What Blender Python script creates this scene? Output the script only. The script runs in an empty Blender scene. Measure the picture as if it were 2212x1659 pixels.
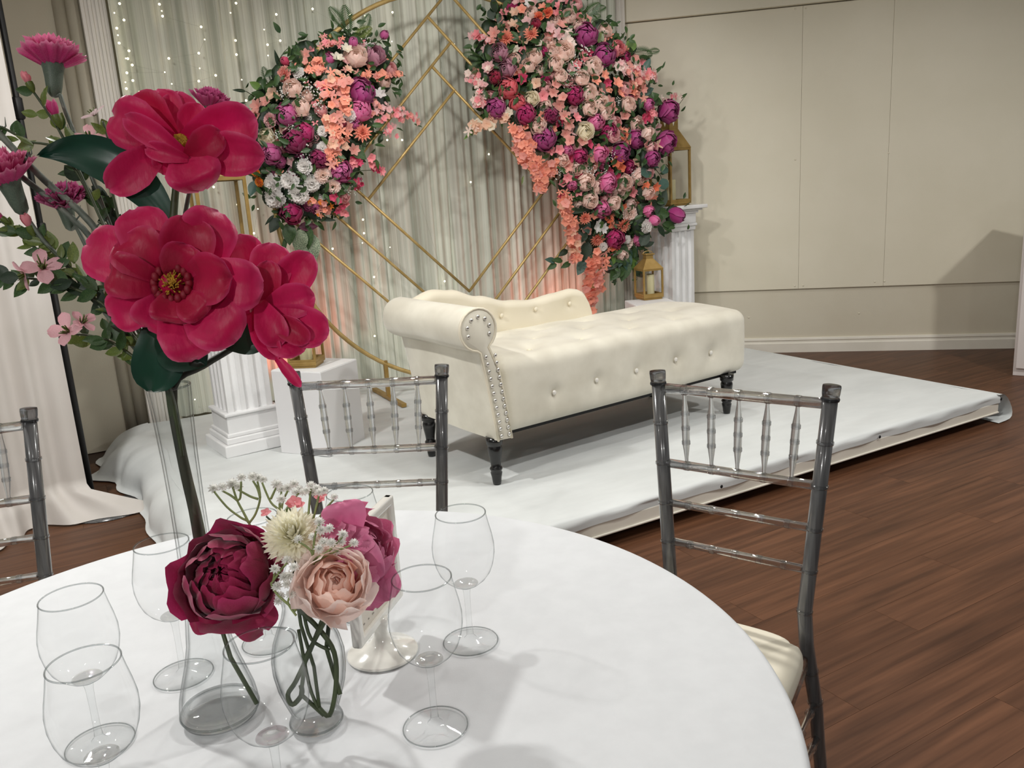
import bpy, bmesh, math, random
from mathutils import Vector, Matrix, Euler
S = bpy.context.scene
COL = S.collection
pi = math.pi
sin, cos = math.sin, math.cos
rng = random.Random(11)

# ------------------------------------------------------------------ camera
FPX, CX, CY, CAMH = 1800.0, 1106.0, 829.5, 1.35
PITCH, ROLL = math.radians(13.289), math.radians(3.638)
_f = Vector((0, cos(PITCH), -sin(PITCH)))
_r0 = Vector((1, 0, 0)); _d0 = _f.cross(_r0)
_r = _r0 * cos(ROLL) + _d0 * sin(ROLL)
_d = -_r0 * sin(ROLL) + _d0 * cos(ROLL)
CAM = Vector((0, 0, CAMH))
cam = bpy.data.cameras.new('camera')
cam.sensor_width = 36.0
cam.lens = FPX / 2212.0 * 36.0
cam.clip_start = 0.02
camo = bpy.data.objects.new('camera', cam); COL.objects.link(camo)
camo.matrix_world = Matrix(((_r.x, -_d.x, -_f.x, CAM.x), (_r.y, -_d.y, -_f.y, CAM.y), (_r.z, -_d.z, -_f.z, CAM.z), (0, 0, 0, 1)))
S.camera = camo

# ------------------------------------------------------------------ world, exposure
vs = S.view_settings
vs.view_transform = 'Standard'; vs.look = 'None'; vs.gamma = 1.0; vs.exposure = 0.08
vs.use_curve_mapping = False
w = bpy.data.worlds.new('room_ambient'); S.world = w; w.use_nodes = True
w.node_tree.nodes['Background'].inputs[0].default_value = (0.95, 0.98, 1.0, 1)
w.node_tree.nodes['Background'].inputs[1].default_value = 0.12
S.cycles.max_bounces = 10; S.cycles.transparent_max_bounces = 24
S.cycles.transmission_bounces = 8; S.cycles.glossy_bounces = 5
S.cycles.caustics_refractive = False; S.cycles.caustics_reflective = False
S.cycles.sample_clamp_indirect = 4.0

def lamp(name, typ, loc, energy, color=(1, 1, 1), size=0.1, target=None, spot=None, blend=0.5):
    l = bpy.data.lights.new(name, typ); l.energy = energy; l.color = color
    if typ == 'AREA': l.shape = 'DISK'; l.size = size
    else: l.shadow_soft_size = size
    if spot: l.spot_size = math.radians(spot); l.spot_blend = blend
    o = bpy.data.objects.new(name, l); COL.objects.link(o); o.location = loc
    if target is not None:
        o.rotation_euler = (Vector(target) - Vector(loc)).to_track_quat('-Z', 'Y').to_euler()
    return o
NEUT = (1.0, 0.985, 0.95)
# ceiling downlights of the hall, with unseen ones added to brighten walls and upright faces
for _x, _y, _e, _c in ((-1.7, 2.2, 54, NEUT), (-0.2, 0.2, 2, NEUT), (1.1, 2.2, 28, NEUT), (0.3, 2.8, 11, NEUT), (-0.8, 3.6, 5, NEUT), (3.3, 2.8, 48, NEUT), (0.95, 4.65, 9, NEUT), (2.3, 4.6, 5, NEUT), (-2.2, 0.2, 7, NEUT), (-1.4, -2.6, 105, NEUT), (1.6, -2.6, 40, NEUT)):
    lamp('downlight_and_fill', 'AREA', (_x, _y, 2.8), _e, _c, 0.16)

# unseen spot added to brighten the flowers on the arch and the curtain
lamp('added_swag_spot', 'SPOT', (-0.35, 2.5, 2.75), 105, NEUT, 0.09, (-0.05, 5.1, 1.75), 62, 0.6)

# ------------------------------------------------------------------ pixel -> place
def ray(px, py): return _r * ((px - CX) / FPX) + _d * ((py - CY) / FPX) + _f
def at_z(px, py, z):
    d = ray(px, py); return CAM + d * ((z - CAMH) / d.z)
def at_plane(px, py, P, n):
    d = ray(px, py); return CAM + d * ((P - CAM).dot(n) / d.dot(n))
def at_d(px, py, d): return CAM + ray(px, py) * d
def depth(P): return (P - CAM).dot(_f)
def azv(deg): a = math.radians(deg); return Vector((sin(a), cos(a), 0))
UP = Vector((0, 0, 1))
# ring / backdrop frame: origin at the arch foot, RH along the backdrop to the right, RN towards the room
RH = azv(62.5); RN = Vector((RH.y, -RH.x, 0))
RO = at_z(840, 862, 0.15); RO.z = 0
def rp(u, m, z): return RO + RH * u + RN * m + UP * z
# stage frame
SH = azv(60.9); SN = Vector((SH.y, -SH.x, 0))
SK = at_z(2155, 850, 0.15); SK.z = 0
STZ = 0.15
def sp(u, v, z): return SK - SH * u - SN * v + UP * z     # u to the left, v to the back

# ------------------------------------------------------------------ materials
def lin(c): return tuple(((v / 255) / 12.92 if v / 255 <= 0.04045 else ((v / 255 + 0.055) / 1.055) ** 2.4) for v in c)
def newmat(name):
    m = bpy.data.materials.new(name); m.use_nodes = True
    nt = m.node_tree; nt.nodes.clear()
    out = nt.nodes.new('ShaderNodeOutputMaterial')
    return m, nt, out
def N(nt, t, **kw):
    n = nt.nodes.new(t)
    for k, v in kw.items():
        if k.startswith('i_'): n.inputs[int(k[2:]) if k[2:].isdigit() else k[2:].replace('_', ' ')].default_value = v
        else: setattr(n, k, v)
    return n
def rgba(c): return (*lin(c), 1) if max(c) > 1 else (*c, 1)
def noise_ramp(nt, c1, c2, scale=8, coord='Object', stretch=None, detail=3, lo=0.35, hi=0.65):
    tc = N(nt, 'ShaderNodeTexCoord'); src = tc.outputs[coord]
    if stretch:
        mp = N(nt, 'ShaderNodeMapping'); mp.inputs['Scale'].default_value = stretch
        nt.links.new(src, mp.inputs[0]); src = mp.outputs[0]
    n = N(nt, 'ShaderNodeTexNoise'); n.inputs['Scale'].default_value = scale; n.inputs['Detail'].default_value = detail
    nt.links.new(src, n.inputs['Vector'])
    r = N(nt, 'ShaderNodeValToRGB'); r.color_ramp.elements[0].position = lo; r.color_ramp.elements[1].position = hi
    r.color_ramp.elements[0].color = rgba(c1); r.color_ramp.elements[1].color = rgba(c2)
    nt.links.new(n.outputs[0], r.inputs[0])
    return n, r
def mat(name, c, c2=None, rough=0.6, metal=0.0, scale=8, bump=0.0, bscale=None, stretch=None, sheen=0.0, coat=0.0, transl=0.0, spec=0.5, detail=3):
    m, nt, out = newmat(name)
    b = N(nt, 'ShaderNodeBsdfPrincipled')
    b.inputs['Roughness'].default_value = rough; b.inputs['Metallic'].default_value = metal
    b.inputs['Specular IOR Level'].default_value = spec
    b.inputs['Sheen Weight'].default_value = sheen; b.inputs['Coat Weight'].default_value = coat
    c2 = c2 or c
    n, r = noise_ramp(nt, c, c2, scale, stretch=stretch, detail=detail)
    nt.links.new(r.outputs[0], b.inputs['Base Color'])
    if bump:
        src = n
        if bscale:
            src, _ = noise_ramp(nt, (0, 0, 0), (1, 1, 1), bscale, stretch=stretch)
        bp = N(nt, 'ShaderNodeBump'); bp.inputs['Strength'].default_value = bump; bp.inputs['Distance'].default_value = 0.01
        nt.links.new(src.outputs[0], bp.inputs['Height']); nt.links.new(bp.outputs[0], b.inputs['Normal'])
    last = b.outputs[0]
    if transl:
        t = N(nt, 'ShaderNodeBsdfTranslucent'); nt.links.new(r.outputs[0], t.inputs[0])
        mx = N(nt, 'ShaderNodeMixShader'); mx.inputs[0].default_value = transl
        nt.links.new(last, mx.inputs[1]); nt.links.new(t.outputs[0], mx.inputs[2]); last = mx.outputs[0]
    nt.links.new(last, out.inputs[0])
    return m
def petal_mat(name, c, c2=None, transl=0.22, rough=0.55, sheen=0.15, edge=None, vein=0):
    """petal colour with fine veins; 'edge' is the paler rim the fabric petals have (vertex attribute 'rim')"""
    m, nt, out = newmat(name)
    b = N(nt, 'ShaderNodeBsdfPrincipled'); b.inputs['Roughness'].default_value = rough
    b.inputs['Sheen Weight'].default_value = sheen; b.inputs['Specular IOR Level'].default_value = 0.3
    c2 = c2 or tuple(min(255, int(v * 1.12 + 6)) for v in c)
    n, r = noise_ramp(nt, c, c2, 30, detail=4)
    col = r.outputs[0]
    if edge:
        at = N(nt, 'ShaderNodeAttribute'); at.attribute_name = 'rim'
        mx = N(nt, 'ShaderNodeMix'); mx.data_type = 'RGBA'
        nt.links.new(at.outputs['Fac'], mx.inputs[0]); nt.links.new(col, mx.inputs[6]); mx.inputs[7].default_value = rgba(edge)
        col = mx.outputs[2]
    nt.links.new(col, b.inputs['Base Color'])
    if vein:
        n2, _ = noise_ramp(nt, (0, 0, 0), (1, 1, 1), 1.0, stretch=(vein, vein, vein * .35), detail=3)
        bp = N(nt, 'ShaderNodeBump'); bp.inputs['Strength'].default_value = 0.35; bp.inputs['Distance'].default_value = 0.002
        nt.links.new(n2.outputs[0], bp.inputs['Height']); nt.links.new(bp.outputs[0], b.inputs['Normal'])
    t = N(nt, 'ShaderNodeBsdfTranslucent'); nt.links.new(col, t.inputs[0])
    ms = N(nt, 'ShaderNodeMixShader'); ms.inputs[0].default_value = transl
    nt.links.new(b.outputs[0], ms.inputs[1]); nt.links.new(t.outputs[0], ms.inputs[2]); nt.links.new(ms.outputs[0], out.inputs[0])
    return m
def thin_glass(name, clear=(0.992, 0.995, 0.995), edge=(0.42, 0.45, 0.45), refl=0.75, start=0.72, rough=0.01):
    """thin clear wall: passes light straight through, absorbs more where the wall is crossed at a slant, mirrors by Fresnel"""
    m, nt, out = newmat(name)
    lw = N(nt, 'ShaderNodeLayerWeight'); lw.inputs[0].default_value = 0.5
    r = N(nt, 'ShaderNodeValToRGB'); r.color_ramp.elements[0].color = (*clear, 1); r.color_ramp.elements[1].color = (*edge, 1)
    r.color_ramp.elements[0].position = start; r.color_ramp.elements[1].position = 1.0
    nt.links.new(lw.outputs['Facing'], r.inputs[0])
    tr = N(nt, 'ShaderNodeBsdfTransparent'); nt.links.new(r.outputs[0], tr.inputs[0])
    gl = N(nt, 'ShaderNodeBsdfGlossy'); gl.inputs['Roughness'].default_value = rough
    pw = N(nt, 'ShaderNodeMath'); pw.operation = 'POWER'; pw.inputs[1].default_value = 4.0
    nt.links.new(lw.outputs['Facing'], pw.inputs[0])
    mu = N(nt, 'ShaderNodeMath'); mu.operation = 'MULTIPLY_ADD'; mu.inputs[1].default_value = 0.5 * refl; mu.inputs[2].default_value = 0.035 * refl
    nt.links.new(pw.outputs[0], mu.inputs[0])
    mx = N(nt, 'ShaderNodeMixShader'); nt.links.new(mu.outputs[0], mx.inputs[0])
    nt.links.new(tr.outputs[0], mx.inputs[1]); nt.links.new(gl.outputs[0], mx.inputs[2]); nt.links.new(mx.outputs[0], out.inputs[0])
    return m
def solid_glass(name, c=(0.98, 0.985, 0.985), ior=1.45, clear=0.6):
    """thick clear glass: part refracting, part passing straight through (its light is not lost to uncomputed caustics)"""
    m, nt, out = newmat(name)
    g = N(nt, 'ShaderNodeBsdfGlass'); g.inputs[0].default_value = (*c, 1); g.inputs[1].default_value = 0.0; g.inputs[2].default_value = ior
    t = N(nt, 'ShaderNodeBsdfTransparent'); t.inputs[0].default_value = (*c, 1)
    mx = N(nt, 'ShaderNodeMixShader'); mx.inputs[0].default_value = clear
    nt.links.new(g.outputs[0], mx.inputs[1]); nt.links.new(t.outputs[0], mx.inputs[2]); nt.links.new(mx.outputs[0], out.inputs[0]); return m
def emit_mat(name, c, s):
    m, nt, out = newmat(name)
    e = N(nt, 'ShaderNodeEmission'); e.inputs[0].default_value = (*c, 1); e.inputs[1].default_value = s
    nt.links.new(e.outputs[0], out.inputs[0]); return m
M = {}
M['wall'] = mat('wall_paint', (222, 215, 194), (226, 219, 199), 0.55, scale=2.5, bump=0.06, bscale=160)
M['wainscot'] = mat('lower_wall_paint', (208, 200, 180), (212, 205, 186), 0.5, scale=2.5, bump=0.06, bscale=120)
M['trim'] = mat('white_trim_paint', (226, 221, 208), (232, 227, 215), 0.4, scale=6)
M['ceiling'] = mat('ceiling_paint', (215, 213, 205), rough=0.8)
M['casing'] = mat('casing_paint', (228, 223, 214), (232, 227, 219), 0.4, scale=4)
M['white_cloth'] = mat('white_stage_cloth', (204, 207, 206), (212, 215, 214), 0.75, scale=3, bump=0.25, bscale=7, stretch=(1, 3, 1))
M['drape'] = mat('white_drape_cloth', (206, 200, 193), (214, 208, 202), 0.6, scale=3, bump=0.05, sheen=0.2, transl=0.15)
M['table_cloth'] = mat('table_linen', (206, 208, 210), (210, 212, 214), 0.7, scale=30, bump=0.04, bscale=500)
M['velvet'] = mat('cream_velvet', (212, 206, 189), (230, 225, 209), 0.7, scale=6, bump=0.05, sheen=0.35, detail=4)
M['velvet_plain'] = mat('cream_backing', (228, 219, 196), (232, 223, 202), 0.65, scale=5, sheen=0.2)
M['black_wood'] = mat('black_lacquer', (14, 13, 13), rough=0.25, coat=0.3)
M['black'] = mat('matte_black', (10, 10, 11), rough=0.6)
M['gold'] = mat('gold_paint', (176, 148, 90), (198, 170, 112), 0.45, metal=0.45, scale=15)
M['gold_flat'] = mat('brushed_gold', (156, 126, 68), (170, 140, 82), 0.45, metal=0.45, scale=20)
M['column'] = mat('white_plaster', (228, 228, 228), (236, 236, 236), 0.5, scale=5)
M['box_white'] = mat('white_laminate', (226, 225, 226), (231, 230, 231), 0.45, scale=3)
M['cabinet'] = mat('cabinet_white', (214, 206, 202), rough=0.4)
M['candle'] = mat('ivory_wax', (232, 224, 180), (236, 230, 190), 0.5, transl=0.15)
M['nail'] = mat('silver_nail', (240, 238, 232), rough=0.32, metal=1.0)
M['crystal'] = mat('crystal_button', (238, 234, 226), rough=0.1, coat=0.6)
M['steel_dark'] = mat('smoke_resin_post', (104, 104, 104), (78, 78, 79), 0.2, scale=3, stretch=(40, 40, 1), coat=0.6)
M['resin'] = solid_glass('clear_resin', (0.90, 0.905, 0.91), 1.49, 0.3)
M['resin_ring'] = thin_glass('clear_resin_ring', (0.86, 0.87, 0.88), (0.34, 0.35, 0.37), 2.2, 0.4, 0.06)
M['resin_cap'] = solid_glass('smoke_resin_cap', (0.55, 0.555, 0.57), 1.49, 0.2)
M['cushion'] = mat('ivory_cushion', (215, 208, 188), (222, 215, 196), 0.65, scale=8, sheen=0.2)
M['glass'] = thin_glass('wine_glass_wall')
M['glass_rim'] = thin_glass('glass_rim', (0.78, 0.80, 0.80), (0.36, 0.38, 0.38), 1.5, 0.4)
M['glass_solid'] = solid_glass('solid_glass')
M['glass_stem'] = thin_glass('glass_stem', (0.985, 0.99, 0.99), (0.55, 0.57, 0.57), 1.3, 0.6, 0.02)
M['vase'] = thin_glass('vase_glass', (0.985, 0.99, 0.99), (0.34, 0.36, 0.36), 1.0, 0.58)
M['pane'] = thin_glass('lantern_pane', (0.97, 0.97, 0.96), (0.7, 0.7, 0.7), 1.0, 0.8)
M['sign_plastic'] = mat('white_gloss_plastic', (236, 234, 226), rough=0.15, coat=0.5)
M['card'] = mat('cream_card', (226, 218, 205), (222, 214, 200), 0.6, scale=60)
M['ink'] = mat('grey_ink', (150, 145, 135), rough=0.6)
M['stem_green'] = mat('stem_green', (66, 78, 46), (52, 62, 36), 0.5, scale=40)
M['stem_dark'] = mat('stem_dark', (44, 48, 36), (60, 60, 44), 0.6, scale=40)
M['stem_grey'] = mat('stem_grey_green', (118, 124, 112), (84, 94, 84), 0.55, scale=60)
M['gyp_stem'] = mat('gyp_stem_green', (136, 146, 92), (112, 124, 72), 0.5, scale=40)
M['leaf_dark'] = mat('glossy_dark_leaf', (14, 50, 38), (26, 68, 50), 0.32, scale=12, transl=0.1, bump=0.05)
M['leaf'] = mat('leaf_green', (44, 70, 36), (64, 92, 46), 0.45, scale=20, transl=0.15)
M['leaf_yellow'] = mat('leaf_olive', (112, 126, 58), (86, 104, 46), 0.4, scale=20, transl=0.2)
M['leaf_deep'] = mat('leaf_deep', (26, 44, 28), (38, 58, 36), 0.5, scale=20, transl=0.1)
M['euc'] = mat('eucalyptus_leaf', (52, 82, 72), (70, 100, 88), 0.5, scale=20, transl=0.1)
M['leaf_bright'] = mat('leaf_bright', (96, 130, 58), (116, 148, 74), 0.45, scale=20, transl=0.2)
M['leaf_wine'] = mat('leaf_wine', (72, 26, 46), (92, 36, 56), 0.5, scale=30)
M['leaf_var'] = mat('leaf_variegated', (70, 92, 66), (150, 158, 130), 0.5, scale=30)
M['calyx'] = mat('calyx_green', (70, 88, 74), (104, 116, 100), 0.5, scale=60)
M['gyp'] = mat('gyp_white', (250, 250, 246), (244, 244, 240), 0.7, scale=50, transl=0.5)
M['stamen'] = mat('gold_stamen', (196, 150, 40), (150, 106, 24), 0.7, scale=200)
M['stamen_red'] = mat('red_stamen', (130, 6, 34), rough=0.6)

# ------------------------------------------------------------------ mesh builder
class MB:
    def __init__(s): s.v = []; s.f = []; s.rim = None
    def add(s, vs, fs):
        o = len(s.v); s.v.extend([Vector(p) for p in vs]); s.f.extend([tuple(i + o for i in f) for f in fs]); return s
    def box(s, c, d, R=None):
        x, y, z = d[0] / 2, d[1] / 2, d[2] / 2
        vs = [Vector((a * x, b * y, e * z)) for a in (-1, 1) for b in (-1, 1) for e in (-1, 1)]
        if R is not None: vs = [R @ p for p in vs]
        return s.add([p + Vector(c) for p in vs], [(0, 1, 3, 2), (4, 6, 7, 5), (0, 4, 5, 1), (2, 3, 7, 6), (0, 2, 6, 4), (1, 5, 7, 3)])
    def tube(s, pts, r, n=8, cap=True, closed=False):
        pts = [Vector(p) for p in pts]; k = len(pts)
        rs = [r] * k if not hasattr(r, '__len__') else r
        up = None; rings = []
        for i, p in enumerate(pts):
            t = (pts[(i + 1) % k] - pts[i - 1]) if closed else (pts[min(i + 1, k - 1)] - pts[max(i - 1, 0)])
            t = t.normalized() if t.length > 1e-9 else Vector((0, 0, 1))
            if up is None: up = Vector((0, 0, 1)) if abs(t.z) < 0.9 else Vector((1, 0, 0))
            a = t.cross(up)
            if a.length < 1e-6: a = t.cross(Vector((0, 1, 0.1)))
            a.normalize(); b = a.cross(t).normalized(); up = b
            rings.append([p + (a * cos(2 * pi * j / n) + b * sin(2 * pi * j / n)) * rs[i] for j in range(n)])
        vs = [q for rr in rings for q in rr]
        fs = [(i * n + j, i * n + (j + 1) % n, ((i + 1) % k) * n + (j + 1) % n, ((i + 1) % k) * n + j) for i in range(k if closed else k - 1) for j in range(n)]
        if cap and not closed: fs += [tuple(range(n - 1, -1, -1)), tuple(range((k - 1) * n, k * n))]
        return s.add(vs, fs)
    def lathe(s, prof, n=24, c=(0, 0, 0), R=None, close=False):
        """prof: (r, z) list"""
        vs = []; fs = []; k = len(prof); c = Vector(c)
        for r, z in prof:
            for j in range(n):
                p = Vector((r * cos(2 * pi * j / n), r * sin(2 * pi * j / n), z))
                vs.append((R @ p if R is not None else p) + c)
        for i in range(k if close else k - 1):
            for j in range(n):
                a, b = i * n, ((i + 1) % k) * n
                fs.append((a + j, a + (j + 1) % n, b + (j + 1) % n, b + j))
        return s.add(vs, fs)
    def grid(s, fn, nu, nv, wrapv=False):
        vs = [fn(i / nu, j / nv) for i in range(nu + 1) for j in range(nv + (0 if wrapv else 1))]
        w_ = nv + (0 if wrapv else 1)
        fs = [(i * w_ + j, i * w_ + (j + 1) % w_, (i + 1) * w_ + (j + 1) % w_, (i + 1) * w_ + j) for i in range(nu) for j in range(nv)]
        return s.add(vs, fs)
    def ball(s, c, r, n=8, m=5, sc=(1, 1, 1)):
        c = Vector(c); vs = [c + Vector((0, 0, -r * sc[2]))]
        for i in range(1, m):
            a = -pi / 2 + pi * i / m
            for j in range(n): vs.append(c + Vector((r * sc[0] * cos(a) * cos(2 * pi * j / n), r * sc[1] * cos(a) * sin(2 * pi * j / n), r * sc[2] * sin(a))))
        vs.append(c + Vector((0, 0, r * sc[2]))); L = len(vs) - 1
        fs = [(0, 1 + (j + 1) % n, 1 + j) for j in range(n)]
        for i in range(m - 2):
            for j in range(n): fs.append((1 + i * n + j, 1 + i * n + (j + 1) % n, 1 + (i + 1) * n + (j + 1) % n, 1 + (i + 1) * n + j))
        fs += [(L, 1 + (m - 2) * n + j, 1 + (m - 2) * n + (j + 1) % n) for j in range(n)]
        return s.add(vs, fs)
    def rbox(s, c, d, r, n=6, fn=None):
        """rounded box; fn displaces each point"""
        h = Vector(d) / 2; inner = Vector((max(h.x - r, 0), max(h.y - r, 0), max(h.z - r, 0)))
        ns = [max(2, n if not hasattr(n, '__len__') else n[k]) for k in range(3)]
        bm = bmesh.new(); idx = {}
        def coord(i, k):  # denser towards the edges
            return -1 + 2 * i / ns[k]
        def vert(i, j, k):
            key = (i, j, k)
            if key not in idx:
                p = Vector((coord(i, 0) * h.x, coord(j, 1) * h.y, coord(k, 2) * h.z))
                q = Vector([max(-inner[a], min(inner[a], p[a])) for a in range(3)])
                e = p - q
                if e.length > 1e-9: p = q + e.normalized() * min(r, max(e.length, 0)) if e.length > r else q + e
                idx[key] = len(s.v); pp = p
                if fn: pp = fn(p)
                s.v.append(pp + Vector(c))
            return idx[key]
        a, b, e = ns
        for i in range(a):
            for j in range(b):
                s.f.append((vert(i, j, 0), vert(i, j + 1, 0), vert(i + 1, j + 1, 0), vert(i + 1, j, 0)))
                s.f.append((vert(i, j, e), vert(i + 1, j, e), vert(i + 1, j + 1, e), vert(i, j + 1, e)))
        for i in range(a):
            for k in range(e):
                s.f.append((vert(i, 0, k), vert(i + 1, 0, k), vert(i + 1, 0, k + 1), vert(i, 0, k + 1)))
                s.f.append((vert(i, b, k), vert(i, b, k + 1), vert(i + 1, b, k + 1), vert(i + 1, b, k)))
        for j in range(b):
            for k in range(e):
                s.f.append((vert(0, j, k), vert(0, j, k + 1), vert(0, j + 1, k + 1), vert(0, j + 1, k)))
                s.f.append((vert(a, j, k), vert(a, j + 1, k), vert(a, j + 1, k + 1), vert(a, j, k + 1)))
        bm.free(); return s
    def prism(s, poly, fn, a, b):
        """poly 2D points extruded between parameters a and b by fn(p, t)"""
        n = len(poly)
        vs = [fn(p, a) for p in poly] + [fn(p, b) for p in poly]
        fs = [(i, (i + 1) % n, n + (i + 1) % n, n + i) for i in range(n)] + [tuple(range(n - 1, -1, -1)), tuple(range(n, 2 * n))]
        return s.add(vs, fs)
    def mesh(s, name, smooth=True):
        me = bpy.data.meshes.new(name); me.from_pydata([tuple(p) for p in s.v], [], s.f); me.update()
        if smooth: me.polygons.foreach_set('use_smooth', [True] * len(me.polygons))
        if s.rim:
            a = me.attributes.new('rim', 'FLOAT', 'POINT'); a.data.foreach_set('value', (s.rim + [0.0] * len(s.v))[:len(s.v)])
        return me
    def build(s, name, m, parent=None, smooth=True, kind=None, label=None):
        me = s.mesh(name, smooth); me.materials.append(m)
        return link(name, me, parent, kind, label)
def link(name, me, parent=None, kind=None, label=None, m=None):
    o = bpy.data.objects.new(name, me); COL.objects.link(o)
    if parent is not None:
        o.parent = parent
    if kind: o['kind'] = kind
    if label: o['label'] = label
    if m is not None:
        if not me.materials: me.materials.append(m)
        o.material_slots[0].link = 'OBJECT'; o.material_slots[0].material = m
    return o
def tag(o, label, cat, group=None, kind=None):
    o['label'] = label; o['category'] = cat
    if group: o['group'] = group
    if kind: o['kind'] = kind
    return o
def thing(name, label, cat, loc=(0, 0, 0), rz=0, group=None):
    o = bpy.data.objects.new(name, None); COL.objects.link(o); o.empty_display_size = 0.05
    o.location = loc; o.rotation_euler = (0, 0, rz)
    return tag(o, label, cat, group)
def bevel(o, wdt, seg=2):
    b = o.modifiers.new('bevel', 'BEVEL'); b.width = wdt; b.segments = seg; b.limit_method = 'ANGLE'; b.angle_limit = math.radians(40)
    b.harden_normals = False
    return o
def dup(root, loc, rz, label=None, group=None):
    c = root.copy(); COL.objects.link(c); c.location = loc; c.rotation_euler = (0, 0, rz)
    if label: c['label'] = label
    if group: c['group'] = group
    for ch in list(root.children):
        d = ch.copy(); COL.objects.link(d); d.parent = c
        for g in list(ch.children):
            e = g.copy(); COL.objects.link(e); e.parent = d
    return c
def struct(o): o['kind'] = 'structure'; return o
def local(o_loc, rz): return Matrix.Translation(Vector(o_loc)) @ Matrix.Rotation(rz, 4, 'Z')
# ------------------------------------------------------------------ the room
def wood_mat(name, per_object=True):
    m, nt, out = newmat(name)
    b = N(nt, 'ShaderNodeBsdfPrincipled'); b.inputs['Roughness'].default_value = 0.42
    b.inputs['Specular IOR Level'].default_value = 0.2
    n1, r1 = noise_ramp(nt, (78, 51, 35), (106, 71, 50), 3.0, stretch=(0.7, 9, 9), detail=6, lo=0.3, hi=0.72)
    n2, r2 = noise_ramp(nt, (255, 255, 255), (190, 182, 175), 1.0, stretch=(2.2, 60, 60), detail=2, lo=0.35, hi=0.75)
    oi = N(nt, 'ShaderNodeObjectInfo')
    ad = N(nt, 'ShaderNodeVectorMath'); ad.operation = 'ADD'
    sc = N(nt, 'ShaderNodeMath'); sc.operation = 'MULTIPLY'; sc.inputs[1].default_value = 37.0
    nt.links.new(oi.outputs['Random'], sc.inputs[0])
    for nn in (n1, n2):   # each plank its own stretch of grain
        src = nn.inputs['Vector'].links[0].from_socket
        a = N(nt, 'ShaderNodeVectorMath'); a.operation = 'ADD'
        nt.links.new(src, a.inputs[0]); nt.links.new(sc.outputs[0], a.inputs[1]); nt.links.new(a.outputs[0], nn.inputs['Vector'])
    mx = N(nt, 'ShaderNodeMix'); mx.data_type = 'RGBA'; mx.blend_type = 'MULTIPLY'; mx.inputs[0].default_value = 0.75
    nt.links.new(r1.outputs[0], mx.inputs[6]); nt.links.new(r2.outputs[0], mx.inputs[7])
    hsv = N(nt, 'ShaderNodeHueSaturation')
    mr = N(nt, 'ShaderNodeMapRange'); mr.inputs[3].default_value = 0.93; mr.inputs[4].default_value = 1.07
    nt.links.new(oi.outputs['Random'], mr.inputs[0]); nt.links.new(mr.outputs[0], hsv.inputs['Value'])
    nt.links.new(mx.outputs[2], hsv.inputs['Color']); nt.links.new(hsv.outputs[0], b.inputs['Base Color'])
    bp = N(nt, 'ShaderNodeBump'); bp.inputs['Strength'].default_value = 0.12; bp.inputs['Distance'].default_value = 0.003
    nt.links.new(n2.outputs[0], bp.inputs['Height']); nt.links.new(bp.outputs[0], b.inputs['Normal'])
    nt.links.new(b.outputs[0], out.inputs[0]); return m
M['wood'] = wood_mat('brown_wood_plank')
M['subfloor'] = mat('dark_subfloor', (52, 34, 25), (60, 40, 30), 0.6)
WC = Vector((0.95, 6.436, 0)); WD = Vector((0.9746, -0.2238, 0)); WN = Vector((-0.2238, -0.9746, 0)) * 1.0
WN = Vector((WD.y, -WD.x, 0))   # towards the room
fl = MB().box((0.4, 2.6, -0.035), (9, 9.4, 0.06)).build('floor', M['subfloor'], smooth=False); struct(fl)
PW, PL = 0.152, 1.22
pm = MB().box((0, 0, -0.0025), (PL - 0.0009, PW - 0.0007, 0.005)).mesh('plank', False); pm.materials.append(M['wood'])
prz = math.radians(90 - 60.9)
def visible(P, mx=0.25):
    d = depth(P)
    if d < 0.15: return False
    q = P - CAM; x = q.dot(_r) / d * FPX / 1106; y = q.dot(_d) / d * FPX / 829.5
    return abs(x) < 1 + mx and abs(y) < 1 + mx
cnt = 0
for i in range(-30, 44):
    for j in range(-5, 5):
        off = (i * 0.37) % 1.0
        c = Vector((0.8, 2.8, 0)) + SH * ((j + off) * PL) - SN * (i * PW)
        if not any(visible(c + SH * a * PL / 2) for a in (-1, 0, 1)): continue
        q = c - SK; x, y = q.dot(SH), -q.dot(SN)
        if -3.2 < x < -0.6 and 0.35 < y < 3: continue          # under the stage
        if (c - WC).dot(WN) < -0.2 or c.y > 7 or c.x < -3.2: continue
        if (Vector((c.x, c.y, 0)) - RO).dot(RN) < -0.3 and c.x < 1: continue
        cnt += 1
        if cnt > 300: continue
        o = link('plank', pm, fl); o.location = c; o.rotation_euler = (0, 0, prz)
# back wall (behind the backdrop curtain) in the backdrop frame
rrz = math.radians(90 - 62.5)
def ringobj(o): o.location = RO; o.rotation_euler = (0, 0, rrz); return o
wb = struct(ringobj(MB().box((-0.2, 0.62, 1.45), (4.9, 0.10, 2.9)).build('wall_back', M['wall'], smooth=False)))
def flutes(x0, x1, y, z0, z1, nm, m, n=3):
    b = MB().box(((x0 + x1) / 2, y, (z0 + z1) / 2), (x1 - x0, 0.06, z1 - z0))
    w_ = (x1 - x0) / (n * 2 + 1)
    for k in range(n + 1): b.box((x0 + w_ * (2 * k + 0.5), y - 0.036, (z0 + z1) / 2), (w_, 0.012, z1 - z0))
    o = ringobj(b.build(nm, m, smooth=False)); bevel(o, 0.003); return struct(o)
flutes(-1.30, -1.175, 0.53, 0, 2.8, 'trim_1', M['casing'])
flutes(2.075, 2.185, 0.53, 0, 2.8, 'trim_2', M['casing'])
cv = MB()
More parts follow.
